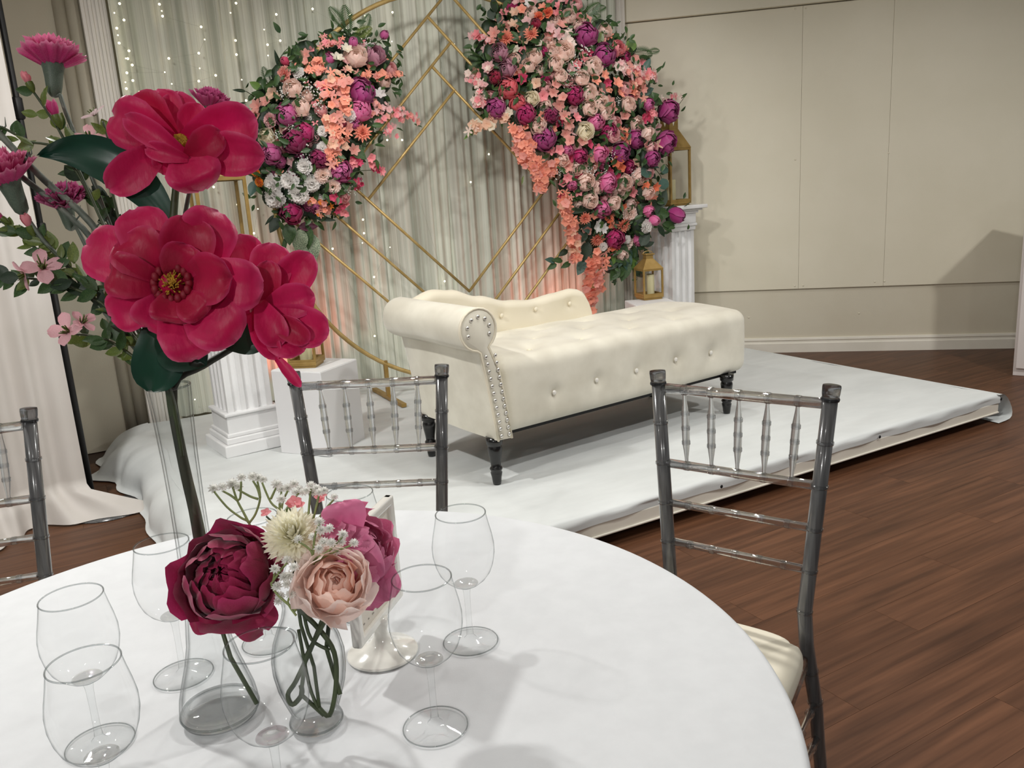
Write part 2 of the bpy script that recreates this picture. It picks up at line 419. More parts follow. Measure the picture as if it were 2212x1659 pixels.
for x0, r_ in ((-1.335, 0.035), (-1.40, 0.030)):
    cv.prism([(x0 + r_ * cos(a * pi / 10), 0.575 - r_ * 0.9 * sin(a * pi / 10)) for a in range(11)], lambda p, t: Vector((p[0], p[1], t)), 0, 2.8)
struct(ringobj(cv.build('trim_3', M['wainscot'])))
# right wall: lower board, upper panels, beam, baseboard; frame: x along the wall, y away from the room
wrz = math.atan2(WD.y, WD.x)
def wallobj(o): o.location = WC; o.rotation_euler = (0, 0, wrz); return o
wr = struct(wallobj(MB().box((2.2, 0.075, 1.45), (5.2, 0.1, 2.9)).build('wall_right', M['wainscot'], smooth=False)))
def wallx(px, py): return (at_plane(px, py, WC, WN) - WC).dot(WD)
s1, s2 = wallx(1730, 300), wallx(1921, 300)
for a, b in ((-0.3, s1), (s1, s2), (s2, s2 + 1.25), (s2 + 1.25, 4.7)):
    o = MB().box(((a + b) / 2, 0.016, (0.482 + 2.44) / 2), (b - a - 0.0012, 0.02, 2.44 - 0.482)).build('wall_panel', M['wall'], wr, False); bevel(o, 0.001)
o = MB().box((2.2, -0.004, 2.66), (5.0, 0.06, 0.43)).build('beam', M['wall'], wr, False); bevel(o, 0.004)
for px, py in ((1718, 345), (1920, 331), (1890, 609), (1911, 608), (1717, 618), (1735, 617), (1618, 687), (1857, 678), (1741, 17), (1718, 19)):
    p = at_plane(px, py, WC, WN) - WC
    MB().ball((p.dot(WD), 0.024 if p.z < 0.48 else 0.006, p.z), 0.007, 6, 4, (1, 0.5, 1)).build('screw_plug', M['wall'], wr)
bb = MB()
bb.prism([(0, 0), (-0.018, 0), (-0.018, 0.068), (-0.010, 0.076), (-0.010, 0.088), (-0.016, 0.094), (-0.013, 0.108), (0, 0.112)], lambda p, t: Vector((t, p[0] + 0.025, p[1])), -0.3, 4.7)
struct(wallobj(bb.build('baseboard_right', M['trim'], smooth=False)))
ce = MB().box((0.4, 2.6, 2.95), (9, 9.4, 0.06)).build('ceiling', M['ceiling'], smooth=False); struct(ce)

# ------------------------------------------------------------------ backdrop curtain
def curtain_mat():
    m, nt, out = newmat('sheer_grey_curtain')
    b = N(nt, 'ShaderNodeBsdfPrincipled'); b.inputs['Roughness'].default_value = 0.8; b.inputs['Sheen Weight'].default_value = 0.1
    n1, r1 = noise_ramp(nt, (204, 207, 194), (249, 250, 240), 1.0, stretch=(24, 0.05, 0.10), detail=5, lo=0.34, hi=0.58)
    n2, r2 = noise_ramp(nt, (204, 208, 198), (254, 254, 248), 1.0, stretch=(5.0, 0.05, 0.12), detail=3, lo=0.36, hi=0.54)
    n3, r3 = noise_ramp(nt, (200, 199, 190), (255, 255, 255), 1.0, stretch=(95, 0.05, 0.10), detail=2, lo=0.32, hi=0.48)
    mx = N(nt, 'ShaderNodeMix'); mx.data_type = 'RGBA'; mx.blend_type = 'MULTIPLY'; mx.inputs[0].default_value = 0.75
    nt.links.new(r1.outputs[0], mx.inputs[6]); nt.links.new(r2.outputs[0], mx.inputs[7])
    my = N(nt, 'ShaderNodeMix'); my.data_type = 'RGBA'; my.blend_type = 'MULTIPLY'; my.inputs[0].default_value = 0.55
    nt.links.new(mx.outputs[2], my.inputs[6]); nt.links.new(r3.outputs[0], my.inputs[7])
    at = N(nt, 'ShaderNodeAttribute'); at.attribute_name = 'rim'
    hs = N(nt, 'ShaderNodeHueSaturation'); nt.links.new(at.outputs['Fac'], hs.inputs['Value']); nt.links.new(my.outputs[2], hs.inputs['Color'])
    nt.links.new(hs.outputs[0], b.inputs['Base Color'])
    t = N(nt, 'ShaderNodeBsdfTranslucent'); nt.links.new(hs.outputs[0], t.inputs[0])
    ms = N(nt, 'ShaderNodeMixShader'); ms.inputs[0].default_value = 0.15
    nt.links.new(b.outputs[0], ms.inputs[1]); nt.links.new(t.outputs[0], ms.inputs[2]); nt.links.new(ms.outputs[0], out.inputs[0])
    return m
crng = random.Random(5)
waves = [(crng.uniform(28, 130), crng.uniform(0, 6.3), crng.uniform(0.002, 0.0055), crng.uniform(-0.12, 0.12)) for _ in range(9)]
def cfold(u, z):
    y = 0.0
    for k, ph, a, dr in waves: y += a * sin(k * u + ph + dr * (z - 1.5) * 1.2)
    return y * (0.8 + 0.25 * (2.7 - z) / 2.5)
_us = (at_plane(966, 300, RO - RN * 0.42, RN) - RO).dot(RH)
seams = (-0.62, 0.02, _us, 1.35, 1.83)
def curt(s, t):
    u = -1.168 + s * 3.235; z = 0.155 + (1 - t) * 2.62
    y = 0.44 + cfold(u, z)
    for q in seams: y += 0.035 * math.exp(-((u - q - 0.02 * (z - 1.3)) / 0.012) ** 2)
    return Vector((u, y, z))
cmb = MB().grid(curt, 620, 10)
# cloth density differs from panel to panel (two layers left of the middle seam, one layer and painted swag shadow right of it)
def dens_and_shade(u):
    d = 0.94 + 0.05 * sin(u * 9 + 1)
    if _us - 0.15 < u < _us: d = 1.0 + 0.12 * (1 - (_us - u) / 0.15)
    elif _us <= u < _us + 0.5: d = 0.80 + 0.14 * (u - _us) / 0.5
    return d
cmb.rim = [dens_and_shade(p.x) for p in cmb.v]
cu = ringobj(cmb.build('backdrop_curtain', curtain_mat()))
tag(cu, 'sheer grey and white streaked curtain hanging behind the gold arch', 'curtain')

# ------------------------------------------------------------------ fairy lights on the curtain
M['bulb'] = emit_mat('fairy_bulb', (1.0, 0.86, 0.52), 7.0)
M['wire'] = mat('fine_copper_wire', (120, 116, 96), rough=0.5)
bp_ = []
def z1(X, Y): return (X / 2.962, Y / 2.962)
for X, Y in ((765,23),(727,82),(793,128),(733,180),(743,225),(744,275),(825,325),(805,374),(818,375),(846,416),(812,466),(795,526),(850,515),(797,567),(1020,27),(1035,70),(1040,103),(1080,374),(1054,462),(1099,537),(1310,253),(1272,340),(1278,437),(1272,519),(1305,617),(1287,172),(1507,259),(1513,349),(1547,510),(1380,482),(1575,643),(1510,20),(1690,189),(1712,286),(1715,355),(1793,260),(1768,92),(2000,57),(893,590),(1475,82)): bp_.append(z1(X, Y))
for X, Y in ((205,118),(175,228),(350,215),(325,125),(545,98),(540,330),(1035,355),(922,458),(1497,1022),(1525,1222),(503,1115),(622,1115),(1312,1228),(1168,1450)): bp_.append((700 + X / 3.687, Y / 3.687))
for X, Y in ((845,205),(853,316),(598,442),(1065,430),(935,672),(940,1153),(1510,707),(840,395)): bp_.append((560 + X / 3.77, 420 + Y / 3.77))
for X, Y in ((520,408),(850,650),(1130,710),(1075,1046)): bp_.append((380 + X / 6.38, 340 + Y / 6.38))
bp_.append((421, 863))
CP = RO - RN * 0.385
bins = {}
for q in bp_:
    P = at_plane(q[0], q[1], CP, RN) - RO
    u, z = P.dot(RH), P.z
    if u < -1.15: u = -1.15
    bins.setdefault(int(math.floor((u + 1.2) / 0.26)), []).append((u, z))
ords = ['first', 'second', 'third', 'fourth', 'fifth', 'sixth', 'seventh', 'eighth', 'ninth', 'tenth', 'eleventh', 'twelfth', 'thirteenth', 'fourteenth']
bulb = MB().ball((0, 0, 0), 0.0062, 6, 4).mesh('bulb')
bulb.materials.append(M['bulb'])
bulbd = MB().ball((0, 0, 0), 0.0036, 6, 4).mesh('bulb'); bulbd.materials.append(M['bulb'])
for k, (b, pts) in enumerate(sorted(bins.items())):
    pts.sort(key=lambda p: -p[1])
    um = sum(p[0] for p in pts) / len(pts)
    t = thing('fairy_light_strand', f'{ords[k]} strand of warm fairy lights from the left side of the curtain', 'fairy lights', rp(um, -0.385, 2.7), rrz, 'fairy light strands on the curtain')
    path = [(0, 0, 0)] + [(p[0] - um, 0.004, p[1] - 2.7) for p in pts]
    MB().tube(path, 0.00035, 4).build('wire', M['wire'], t)
    for i, p in enumerate(pts):
        o = link('bulb', bulb if i % 3 != 1 else bulbd, t); o.location = (p[0] - um, 0, p[1] - 2.7)

# ------------------------------------------------------------------ stage
srz = math.radians(90 - 60.9)
st = thing('stage_platform', 'low white cloth covered stage platform under the sofa', 'stage', SK, srz)
XL = -3.84
def ymax(x):
    P = SK + SH * x
    back = -SN
    yb = ((RO - RN * 0.40) - P).dot(RN) / back.dot(RN)
    yr = ((WC + WN * 0.03) - P).dot(WN) / back.dot(WN)
    return max(0.6, min(yb, yr if yr > 0 else 9))
NX = 90
top_poly = [(XL, 0), (0, 0)] + [(x, ymax(x)) for x in [0 - k * (-XL / 24) for k in range(25)]]
dk = MB(); dk.prism([(p[0] * 0.985 - 0.03, p[1] * 0.985 + 0.02) for p in top_poly], lambda p, t: Vector((p[0], p[1], t)), 0.05, 0.138)
dk.build('deck', M['box_white'], st, False)
MB().prism([(p[0] * 0.96 - 0.06, p[1] * 0.96 + 0.07) for p in top_poly], lambda p, t: Vector((p[0], p[1], t)), 0.0, 0.05).build('gap_shade', M['black'], st, False)  # black block, shade of the gap below the deck put into its colour
e = MB().box((XL / 2, -0.002, 0.074), (-XL, 0.016, 0.060)); e.box((XL / 2, -0.012, 0.052), (-XL, 0.008, 0.008))
bevel(e.build('edge_trim', M['trim'], st, False), 0.003)
from mathutils import noise as NZ
def wr_(x, y):
    return 0.005 * NZ.noise(Vector((x * 1.6, y * 5, 1.3))) + 0.0035 * NZ.noise(Vector((x * 3 + y * 2, y * 9 - x * 2, 4.1))) + 0.002 * NZ.noise(Vector((x * 9, y * 14, 7)))
cl = MB()
def ctop(s, t):
    x = XL + s * (0 - XL); ym = ymax(x)
    lip = 7 / 60
    if t < lip:
        k = t / lip; a = (1 - k) * pi / 2
        drop = 0.018
        if k < 0.45:
            kk = k / 0.45
            return Vector((x, -0.014 - 0.003 * sin(x * 9) - 0.003 * sin(x * 23 + 1), 0.100 + 0.004 * sin(x * 5 + 1) + (0.128 - 0.100) * kk))
        kk = (k - 0.45) / 0.55; a = (1 - kk) * pi / 2
        return Vector((x, -0.014 + 0.02 * (1 - sin(a)) , 0.128 + 0.021 * cos(a) + wr_(x, 0) * kk))
    y = 0.008 + (t - lip) / (1 - lip) * (ym - 0.01)
    z = STZ - 0.001 + wr_(x, y)
    ex = (x - XL) / 0.35
    if ex < 1: z += 0.025 * (1 - ex) ** 2 * (0.5 + 0.5 * sin(y * 7))
    return Vector((x, y, z))
cl.grid(ctop, 150, 60)
def lskirt(s, t):
    y = 0.0 + s * ymax(XL)
    ze = STZ - 0.0008 + wr_(XL, y) + 0.0125 * (1 + sin(y * 7)); a = t * pi / 2
    gth = math.exp(-((y - 2.35) / 0.3) ** 2)
    wv = 0.014 * sin(y * 6 + 0.6) * t + (0.012 + 0.03 * gth) * sin(y * 19 + 2 * t) * t + 0.015 * NZ.noise(Vector((y * 5, t * 3, 2))) + 0.09 * gth * t + 0.05 * (y - 1.4) * t
    r = 0.115
    if t < 0.85:
        b = t / 0.85 * pi / 2
        return Vector((XL + 0.03 * (1 - t) ** 4 - r * sin(b) * 1.1 - wv, y, max(0.006, ze + 0.002 * (1 - t) ** 4 - (ze - 0.012) * (1 - cos(b)))))
    k = (t - 0.85) / 0.15
    return Vector((XL - r * 1.1 - wv - 0.02 * k, y, 0.008 + 0.008 * abs(sin(y * 11)) * (1 - k)))
cl.grid(lskirt, 60, 16)
FL = [(-0.014, .1480), (0.010, .1485), (0.030, .143), (0.052, .124), (0.074, .096), (0.090, .066), (0.096, .040), (0.090, .020), (0.070, .009), (0.030, .006), (-0.035, .005)]
def flap(s, t):   # the cloth spills over the right edge; at the front corner it hangs as an open fold
    y = -0.018 + s * (ymax(0) - 0.03); k = t * (len(FL) - 1); i = min(int(k), len(FL) - 2); q = k - i
    x = FL[i][0] + (FL[i + 1][0] - FL[i][0]) * q; z = FL[i][1] + (FL[i + 1][1] - FL[i][1]) * q
    bul = 0.45 + 0.55 * math.exp(-(max(0, y) / 0.22) ** 2)
    if t < .25: bul = 1 - (1 - bul) * t / .25
    return Vector((x * bul + (0.008 * sin(y * 14) * t), y - 0.02 * t * math.exp(-(max(0, y) / .1) ** 2), z))
cl.grid(flap, 44, 20)
cl.build('stage_cloth', M['white_cloth'], st)
def spos(P): q = P - SK; return Vector((q.dot(SH), -q.dot(SN), q.z))
for px, py in ((1559, 1051), (1901, 944), (2163, 862)):
    p = spos(at_plane(px, py, SK + SN * 0.018, SN))
    MB().ball((p.x, -0.017, p.z), 0.008, 8, 5, (1, 0.4, 1)).build('dark_pin', M['black'], st)
# ------------------------------------------------------------------ white fluted columns
def column(name, c, rz, label):
    t = thing(name, label, 'column', c, rz, 'fluted white columns')
    b = MB(); b.box((0, 0, 0.03), (0.33, 0.33, 0.06)); b.box((0, 0, 0.075), (0.295, 0.295, 0.03)); b.box((0, 0, 0.10), (0.275, 0.275, 0.02)); b.box((0, 0, 0.15), (0.255, 0.255, 0.09))
    b.box((0, 0, 0.203), (0.275, 0.275, 0.016))
    bevel(b.build('plinth', M['column'], t, False), 0.006, 3)
    # fluted shaft: square section with three round grooves on each face
    h = 0.112; prof = []
    for k in range(4):
        R = Matrix.Rotation(k * pi / 2, 2)
        side = [(-h, -h)]
        for g in (-0.062, 0.0, 0.062):
            for a in range(7):
                th = pi * a / 6
                side.append((g - 0.021 * cos(th), -h + 0.016 * sin(th)))
        prof += [tuple(R @ Vector(p)) for p in side]
    MB().prism(prof, lambda p, q: Vector((p[0], p[1], q)), 0.21, 0.83).build('shaft', M['column'], t, False)
    b = MB(); b.box((0, 0, 0.842), (0.245, 0.245, 0.03)); b.box((0, 0, 0.865), (0.262, 0.262, 0.02)); b.box((0, 0, 0.91), (0.25, 0.25, 0.07))
    b.box((0, 0, 0.953), (0.275, 0.275, 0.018)); b.box((0, 0, 0.968), (0.315, 0.315, 0.014)); b.box((0, 0, 0.9875), (0.365, 0.365, 0.025))
    bevel(b.build('capital', M['column'], t, False), 0.006, 3)
    return t
A_ = at_z(490, 992, STZ); crz = math.radians(35.2)
e1, e2 = azv(54.8), azv(-35.2)
cL = A_ + (e1 + e2) * 0.165; cL.z = STZ
column('fluted_column', cL, crz, 'white fluted column at the left of the stage, behind the pink flower stems')
cR = Vector((1.195, 5.99, STZ))
column('fluted_column', cR, crz, 'white fluted column at the right of the stage, under the tall gold lantern')
# white boxes
def wbox(c, d, rz, label):
    t = thing('display_box', label, 'pedestal', c, rz, 'white display boxes')
    o = MB().box((0, 0, d[2] / 2), d).build('body', M['box_white'], t, False); bevel(o, 0.003)
    o = MB().box((0, 0, d[2] + 0.001), (d[0] - 0.004, d[1] - 0.004, 0.004)).build('lid', M['column'], t, False); bevel(o, 0.0015)
    return t
B_ = at_z(608, 978, STZ); bLc = B_ + azv(114.4) * 0.145 + azv(24.4) * 0.15; bLc.z = STZ; bLz = math.radians(90 - 114.4)
wbox(bLc, (0.29, 0.30, 0.413), bLz, 'white box pedestal with a small gold lantern, beside the left column')
B2 = at_z(1373, 661, 0.566); bRc = B2 + azv(84) * 0.14 + azv(-6) * 0.14; bRc.z = STZ; bRz = math.radians(6)
wbox(bRc, (0.28, 0.28, 0.413), bRz, 'white box pedestal with a gold lantern, behind the sofa')
# ------------------------------------------------------------------ lanterns and candles
def lantern(c, rz, s, hb, hr, label, kind='pyramid', top=0.05, bar=0.012):
    t = thing('gold_lantern', label, 'lantern', c, rz, 'gold lanterns')
    h = s / 2
    b = MB(); b.box((0, 0, 0.006), (s * 0.9, s * 0.9, 0.012)); b.box((0, 0, 0.02), (s, s, 0.016)); bevel(b.build('base', M['gold_flat'], t, False), 0.002)
    for a in (-1, 1):
        for q in (-1, 1):
            o = MB().box((a * (h - bar / 2), q * (h - bar / 2), 0.028 + hb / 2), (bar, bar, hb)).build('post', M['gold_flat'], t, False); bevel(o, 0.001)
    zt = 0.028 + hb
    for zq in (zt - bar / 2, 0.028 + bar / 2):
        for a in (-1, 1):
            MB().box((a * (h - bar / 2), 0, zq), (bar, s - 2 * bar, bar)).build('frame_bar', M['gold_flat'], t, False)
            MB().box((0, a * (h - bar / 2), zq), (s - 2 * bar, bar, bar)).build('frame_bar', M['gold_flat'], t, False)
    for k in range(4):
        R = Matrix.Rotation(k * pi / 2, 3, 'Z')
        MB().add([R @ Vector(p) for p in ((-h + bar, -h + bar / 2, 0.028 + bar), (h - bar, -h + bar / 2, 0.028 + bar), (h - bar, -h + bar / 2, zt - bar), (-h + bar, -h + bar / 2, zt - bar))], [(0, 1, 2, 3)]).build('glass_pane', M['pane'], t, False)
    b = MB()
    if kind == 'flat':
        b.box((0, 0, zt + 0.008), (s, s, 0.016)); b.box((0, 0, zt + 0.022), (s * 0.96, s * 0.96, 0.012))
        bevel(b.build('roof', M['gold'], t, False), 0.003)
        return t
    e = h * 1.03; k = top / 2
    b.add([(-e, -e, zt), (e, -e, zt), (e, e, zt), (-e, e, zt), (-k, -k, zt + hr), (k, -k, zt + hr), (k, k, zt + hr), (-k, k, zt + hr)],
          [(3, 2, 1, 0), (0, 1, 5, 4), (1, 2, 6, 5), (2, 3, 7, 6), (3, 0, 4, 7), (4, 5, 6, 7)])
    bevel(b.build('roof', M['gold_flat'], t, False), 0.0015)
    b = MB()
    if kind == 'fins':       # four upright points at the top, as if the sheet were folded up
        f = top * 1.1
        for q in range(4):
            R = Matrix.Rotation(q * pi / 2, 3, 'Z')
            b.prism([(-k, 0), (k, 0), (k * 1.02, f * 0.95), (k * 0.72, f), (0, f * 0.12), (-k * 0.72, f), (-k * 1.02, f * 0.95)], lambda p, tt: R @ Vector((p[0], -k + tt, zt + hr + p[1])), 0, 0.003)
        b.build('crown', M['gold_flat'], t, False)
        MB().tube([(0.0, k * 1.0, zt + hr + f * 0.7), (0.0, -k * 1.0, zt + hr + f * 0.7)], 0.004, 6).build('cross_pin', M['gold'], t)
        MB().tube([(0.07 * cos(a * pi / 12) - k, 0.0, zt + hr + f * 0.5 + 0.05 * sin(a * pi / 12)) for a in range(4, 22)], 0.002, 5).build('handle', M['gold'], t)
    else:
        b.box((0, 0, zt + hr + 0.012), (top, top, 0.024)); b.box((0, 0, zt + hr + 0.028), (top * 1.3, top * 1.3, 0.008))
        bevel(b.build('crown', M['gold_flat'], t, False), 0.0015)
        MB().tube([(0.035 * cos(a * pi / 10), 0.004, zt + hr + 0.03 + 0.018 * sin(a * pi / 10)) for a in range(11)], 0.0028, 6).build('handle', M['gold'], t)
    return t
def candle(c, r, h, label):
    t = thing('pillar_candle', label, 'candle', c, 0, 'ivory pillar candles')
    o = MB().lathe([(0, 0), (r * 0.96, 0), (r, 0.004), (r, h - 0.006), (r * 0.93, h), (r * 0.5, h - 0.004), (0, h - 0.005)], 20).build('wax', M['candle'], t)
    MB().tube([(0, 0, h - 0.006), (0.001, 0, h + 0.004), (0.003, 0, h + 0.012)], 0.0012, 5).build('wick', M['black'], t)
lz = STZ + 0.4165
LLc = at_z(667, 778, lz); LLc = bLc + Vector((-0.03, -0.02, 0)); LLc.z = lz
lantern(LLc, math.radians(-6), 0.14, 0.17, 0.055, 'small gold lantern with a candle on the left white box')
candle((LLc.x, LLc.y, LLc.z + 0.0285), 0.03, 0.11, 'ivory pillar candle inside the small lantern on the left white box')
LRc = at_z(1402, 645, lz); LRc.z = lz
lantern(LRc, math.radians(17), 0.145, 0.175, 0.065, 'gold lantern with a candle on the white box behind the sofa')
candle((LRc.x + 0.012, LRc.y, LRc.z + 0.0285), 0.026, 0.135, 'ivory pillar candle inside the lantern behind the sofa')
lzc = STZ + 1.0005
lantern(Vector((cR.x, cR.y, lzc)), crz, 0.205, 0.36, 0.13, 'tall gold lantern on top of the right column', 'fins', 0.085, 0.015)
candle((cR.x + 0.0, cR.y, lzc + 0.0285), 0.038, 0.15, 'ivory pillar candle inside the tall lantern on the right column')
lantern(Vector((cL.x + 0.02, cL.y, lzc)), math.radians(27), 0.235, 0.30, 0.0, 'flat topped gold frame lantern on the left column behind the magnolias', 'flat', bar=0.016)

# ------------------------------------------------------------------ round gold arch
ar = thing('round_arch', 'round gold metal arch with a diamond bar pattern behind the sofa', 'arch', RO, rrz)
AU, AZ, AR = 0.59, 1.33, 1.128
def pr(a, b): return Vector((AU + a, 0, AZ + b))
MB().tube([pr(AR * cos(2 * pi * k / 96), AR * sin(2 * pi * k / 96)) for k in range(96)], 0.0125, 8, closed=True).build('ring', M['gold'], ar)
bars = [((-1.128, 0), (0, 1.128)), ((-0.995, -0.135), (0, 0.86)), ((-0.595, 0), (0, 0.595)),
        ((0, 1.128), (1.128, 0)), ((-0.135, 0.988), (0.86, -0.007)), ((-0.131, 0.719), (0.595, -0.007)),
        ((-0.73, 0.13), (0, -0.595)), ((-0.998, 0.13), (0.0, -0.867)), ((-1.128, 0), (0, -1.128)),
        ((0, -0.59), (0.727, 0.137)), ((-0.01, -0.85), (0.86, 0.02)), ((0.0, -1.09), (1.05, -0.03))]
for a, b in bars:
    MB().tube([pr(*a), pr(*b)], 0.0085, 6).build('bar', M['gold'], ar)
for ux in (-0.0, 1.18):
    MB().box((ux, 0, 0.27), (0.022, 0.022, 0.235)).build('post', M['gold_flat'], ar, False)
    o = MB().box((ux, 0.0, STZ + 0.013), (0.03, 0.52, 0.022)).build('foot', M['gold_flat'], ar, False); bevel(o, 0.002)
# coral uplights on the stage floor behind the boxes and the sofa
def uplight(u, m, e, tgt, label):
    P = rp(u, m, STZ); t = thing('uplight', label, 'uplight', P, rrz)
    R = (rp(*tgt) - P).to_track_quat('Z', 'Y').to_matrix(); R = Matrix.Rotation(-rrz, 3, 'Z') @ R
    MB().lathe([(0.0, 0.0), (0.045, 0.0), (0.05, 0.01), (0.05, 0.085), (0.046, 0.085), (0.044, 0.07), (0, 0.07)], 20, (0, 0, 0.05), R).build('can', M['black'], t)
    MB().box((0, 0, 0.006), (0.11, 0.11, 0.01)).build('foot', M['black'], t, False)
    MB().tube([(-0.055, 0, 0.01), (-0.056, 0, 0.08)], 0.004, 6).build('bracket', M['black'], t)
    d = (rp(*tgt) - P).normalized()
    lamp('uplight_lamp', 'SPOT', P + d * 0.16 + UP * 0.03, e, (1.0, 0.20, 0.12), 0.03, rp(*tgt), 120, 0.9)
uplight(-0.50, 0.02, 9.0, (-0.45, -0.44, 0.75), 'black uplight can glowing coral behind the left white box')
uplight(1.42, 0.05, 8.0, (1.40, -0.44, 0.75), 'black uplight can glowing coral behind the sofa')
# ------------------------------------------------------------------ tufted chaise
FA = at_z(1072, 1045, STZ)
sf = thing('tufted_chaise', 'cream velvet tufted chaise longue with one rolled arm on the stage', 'sofa', FA, math.radians(90 - 54.8))
def sfloc(px, py, y0):    # pixel -> (x, z) in the chaise frame on the vertical plane at depth y0
    h = azv(54.8); n = Vector((h.y, -h.x, 0))
    p = at_plane(px, py, FA - n * y0, n) - FA
    return p.dot(h), p.z
fb = [(sfloc(x, y, -0.03)) for x, y in ((1205, 850), (1297, 823), (1383, 802), (1468, 778), (1544, 763))]
tb = [(0.30 + 0.30 * i + (0.15 if j % 2 else 0), 0.12 + 0.16 * j) for j in range(3) for i in range(4 if j != 1 else 4)]
SX0, SX1, SZ0, SZ1 = 0.045, 1.60, 0.200, 0.515
def seat_fn(p):
    q = p.copy(); cz = (SZ0 + SZ1) / 2; cx_ = (SX0 + SX1) / 2
    x, y, z = p.x + cx_, p.y + 0.292, p.z + cz
    if p.z > 0.05:      # crowned top
        q.z += 0.022 * max(0, 1 - (p.y / 0.33) ** 2) * (p.z / 0.155)
        for bx, by in tb:
            d2 = (x - bx) ** 2 + (y - by) ** 2
            q.z -= 0.020 * math.exp(-d2 / 0.0016) + 0.010 * math.exp(-d2 / 0.012)
        for bx, by in tb:      # soft pleats between tufts
            d = abs((x - bx) - (y - by)); q.z -= 0.0025 * math.exp(-(d / 0.012) ** 2) * math.exp(-((x - bx) ** 2 + (y - by) ** 2) / 0.01)
        q.z += 0.004 * NZ.noise(Vector((x * 6, y * 6, 0)))
    if p.y < -0.2 and abs(p.z) < 0.15:
        q.y -= 0.006 * (1 - (p.z / 0.16) ** 2) * min(1, max(0, (x - 0.05) / 0.1))
        for bx, bz in fb:
            d2 = (x - bx) ** 2 + (z - bz) ** 2
            q.y += 0.018 * math.exp(-d2 / 0.0009) + 0.008 * math.exp(-d2 / 0.008)
            q.y += 0.004 * math.exp(-((x - bx) / 0.008) ** 2) * (1 if z < bz else 0) * math.exp(-((z - bz) / 0.09) ** 2)
        q.y += 0.003 * NZ.noise(Vector((x * 7, 3, z * 9)))
    if p.z < -0.1: q.z = max(q.z, -0.157)
    return q
so = MB().rbox(((SX0 + SX1) / 2, 0.292, (SZ0 + SZ1) / 2), (SX1 - SX0, 0.616, SZ1 - SZ0), 0.055, (96, 44, 24), seat_fn).build('seat', M['velvet'], sf)
for bx, bz in fb:
    MB().ball((bx, -0.006, bz), 0.011, 10, 6, (1, 0.6, 1)).build('front_button', M['crystal'], sf)
for bx, by in tb:
    zc = SZ1 + 0.022 * max(0, 1 - ((by - 0.285) / 0.33) ** 2) - 0.026
    MB().ball((bx, by, zc), 0.011, 10, 6, (1, 1, 0.6)).build('seat_button', M['velvet_plain'], sf)
bd = MB().box(((SX0 + SX1) / 2 - 0.02, 0.29, SZ0 - 0.003), (SX1 - SX0 - 0.06, 0.54, 0.012)).build('added_dark_cover', M['black'], sf, False)  # unseen black sheet added to cut bounce light beneath the seat
# rolled arm: profile in x,z, length along y
RC, RR = (-0.075, 0.668), 0.086
prof = [(-0.015, 0.20), (-0.03, 0.30), (-0.052, 0.45), (-0.074, 0.575)]
a0, a1 = math.radians(262), math.radians(-58)
prof += [(RC[0] + RR * cos(a0 + (a1 - a0) * k / 20), RC[1] + RR * sin(a0 + (a1 - a0) * k / 20)) for k in range(21)]
prof += [(0.010, 0.50), (0.034, 0.36), (0.055, 0.20)]
am = MB(); nP = len(prof); ys = [-0.064, -0.057, -0.04, 0.02, 0.18, 0.34, 0.50, 0.565, 0.58, 0.585]; ins = [0.012, 0.003, 0, 0, 0, 0, 0, 0, 0.003, 0.012]
cxm, czm = -0.02, 0.5
def off(i, d):
    p = Vector(prof[i]); t = Vector(prof[(i + 1) % nP]) - Vector(prof[i - 1]); nrm = Vector((t.y, -t.x)).normalized()
    return p + nrm * d
sgn = 1 if (off(10, 0.01) - Vector(RC)).length < (Vector(prof[10]) - Vector(RC)).length else -1
vs_ = []
for y, dd in zip(ys, ins):
    for i in range(nP):
        p = off(i, sgn * dd); wob = 0.003 * NZ.noise(Vector((p.x * 12, y * 5, p.y * 8)))
        vs_.append(Vector((p.x + wob, y, p.y + wob)))
fs_ = [(k * nP + i, k * nP + (i + 1) % nP, (k + 1) * nP + (i + 1) % nP, (k + 1) * nP + i) for k in range(len(ys) - 1) for i in range(nP)]
am.add(vs_, fs_); am.f.append(tuple(range(nP - 1, -1, -1))); am.f.append(tuple((len(ys) - 1) * nP + i for i in range(nP)))
ao = am.build('rolled_arm', M['velvet'], sf)
em = ao.modifiers.new('edges', 'EDGE_SPLIT'); em.split_angle = math.radians(50)
# piping that edges the arm's front
MB().tube([Vector((off(i, sgn * 0.002).x, -0.060, off(i, sgn * 0.002).y)) for i in range(nP)], 0.0055, 7, closed=False).build('front_piping', M['velvet_plain'], sf)
MB().tube([(-0.079, -0.03, 0.582), (-0.080, 0.2, 0.581), (-0.080, 0.58, 0.582)], 0.006, 6).build('side_piping', M['velvet'], sf)
nails = [(-0.001 - 0.055 * ((z - 0.22) / 0.37) ** 1.2, z) for z in [0.222 + 0.0305 * k for k in range(12)]]
nails += [(0.038 - 0.048 * ((z - 0.22) / 0.37) ** 1.1, z) for z in [0.222 + 0.0305 * k for k in range(12)]]
nails += [(RC[0] + 0.053 * cos(a), RC[1] + 0.053 * sin(a)) for a in [math.radians(-22 + 37 * k) for k in range(7)]]
nl = MB().ball((0, 0, 0), 0.0082, 10, 6, (1, 0.6, 1)).mesh('nailhead'); nl.materials.append(M['nail'])
for x, z in nails:
    o = link('nailhead', nl, sf); o.location = (x, -0.066, z)
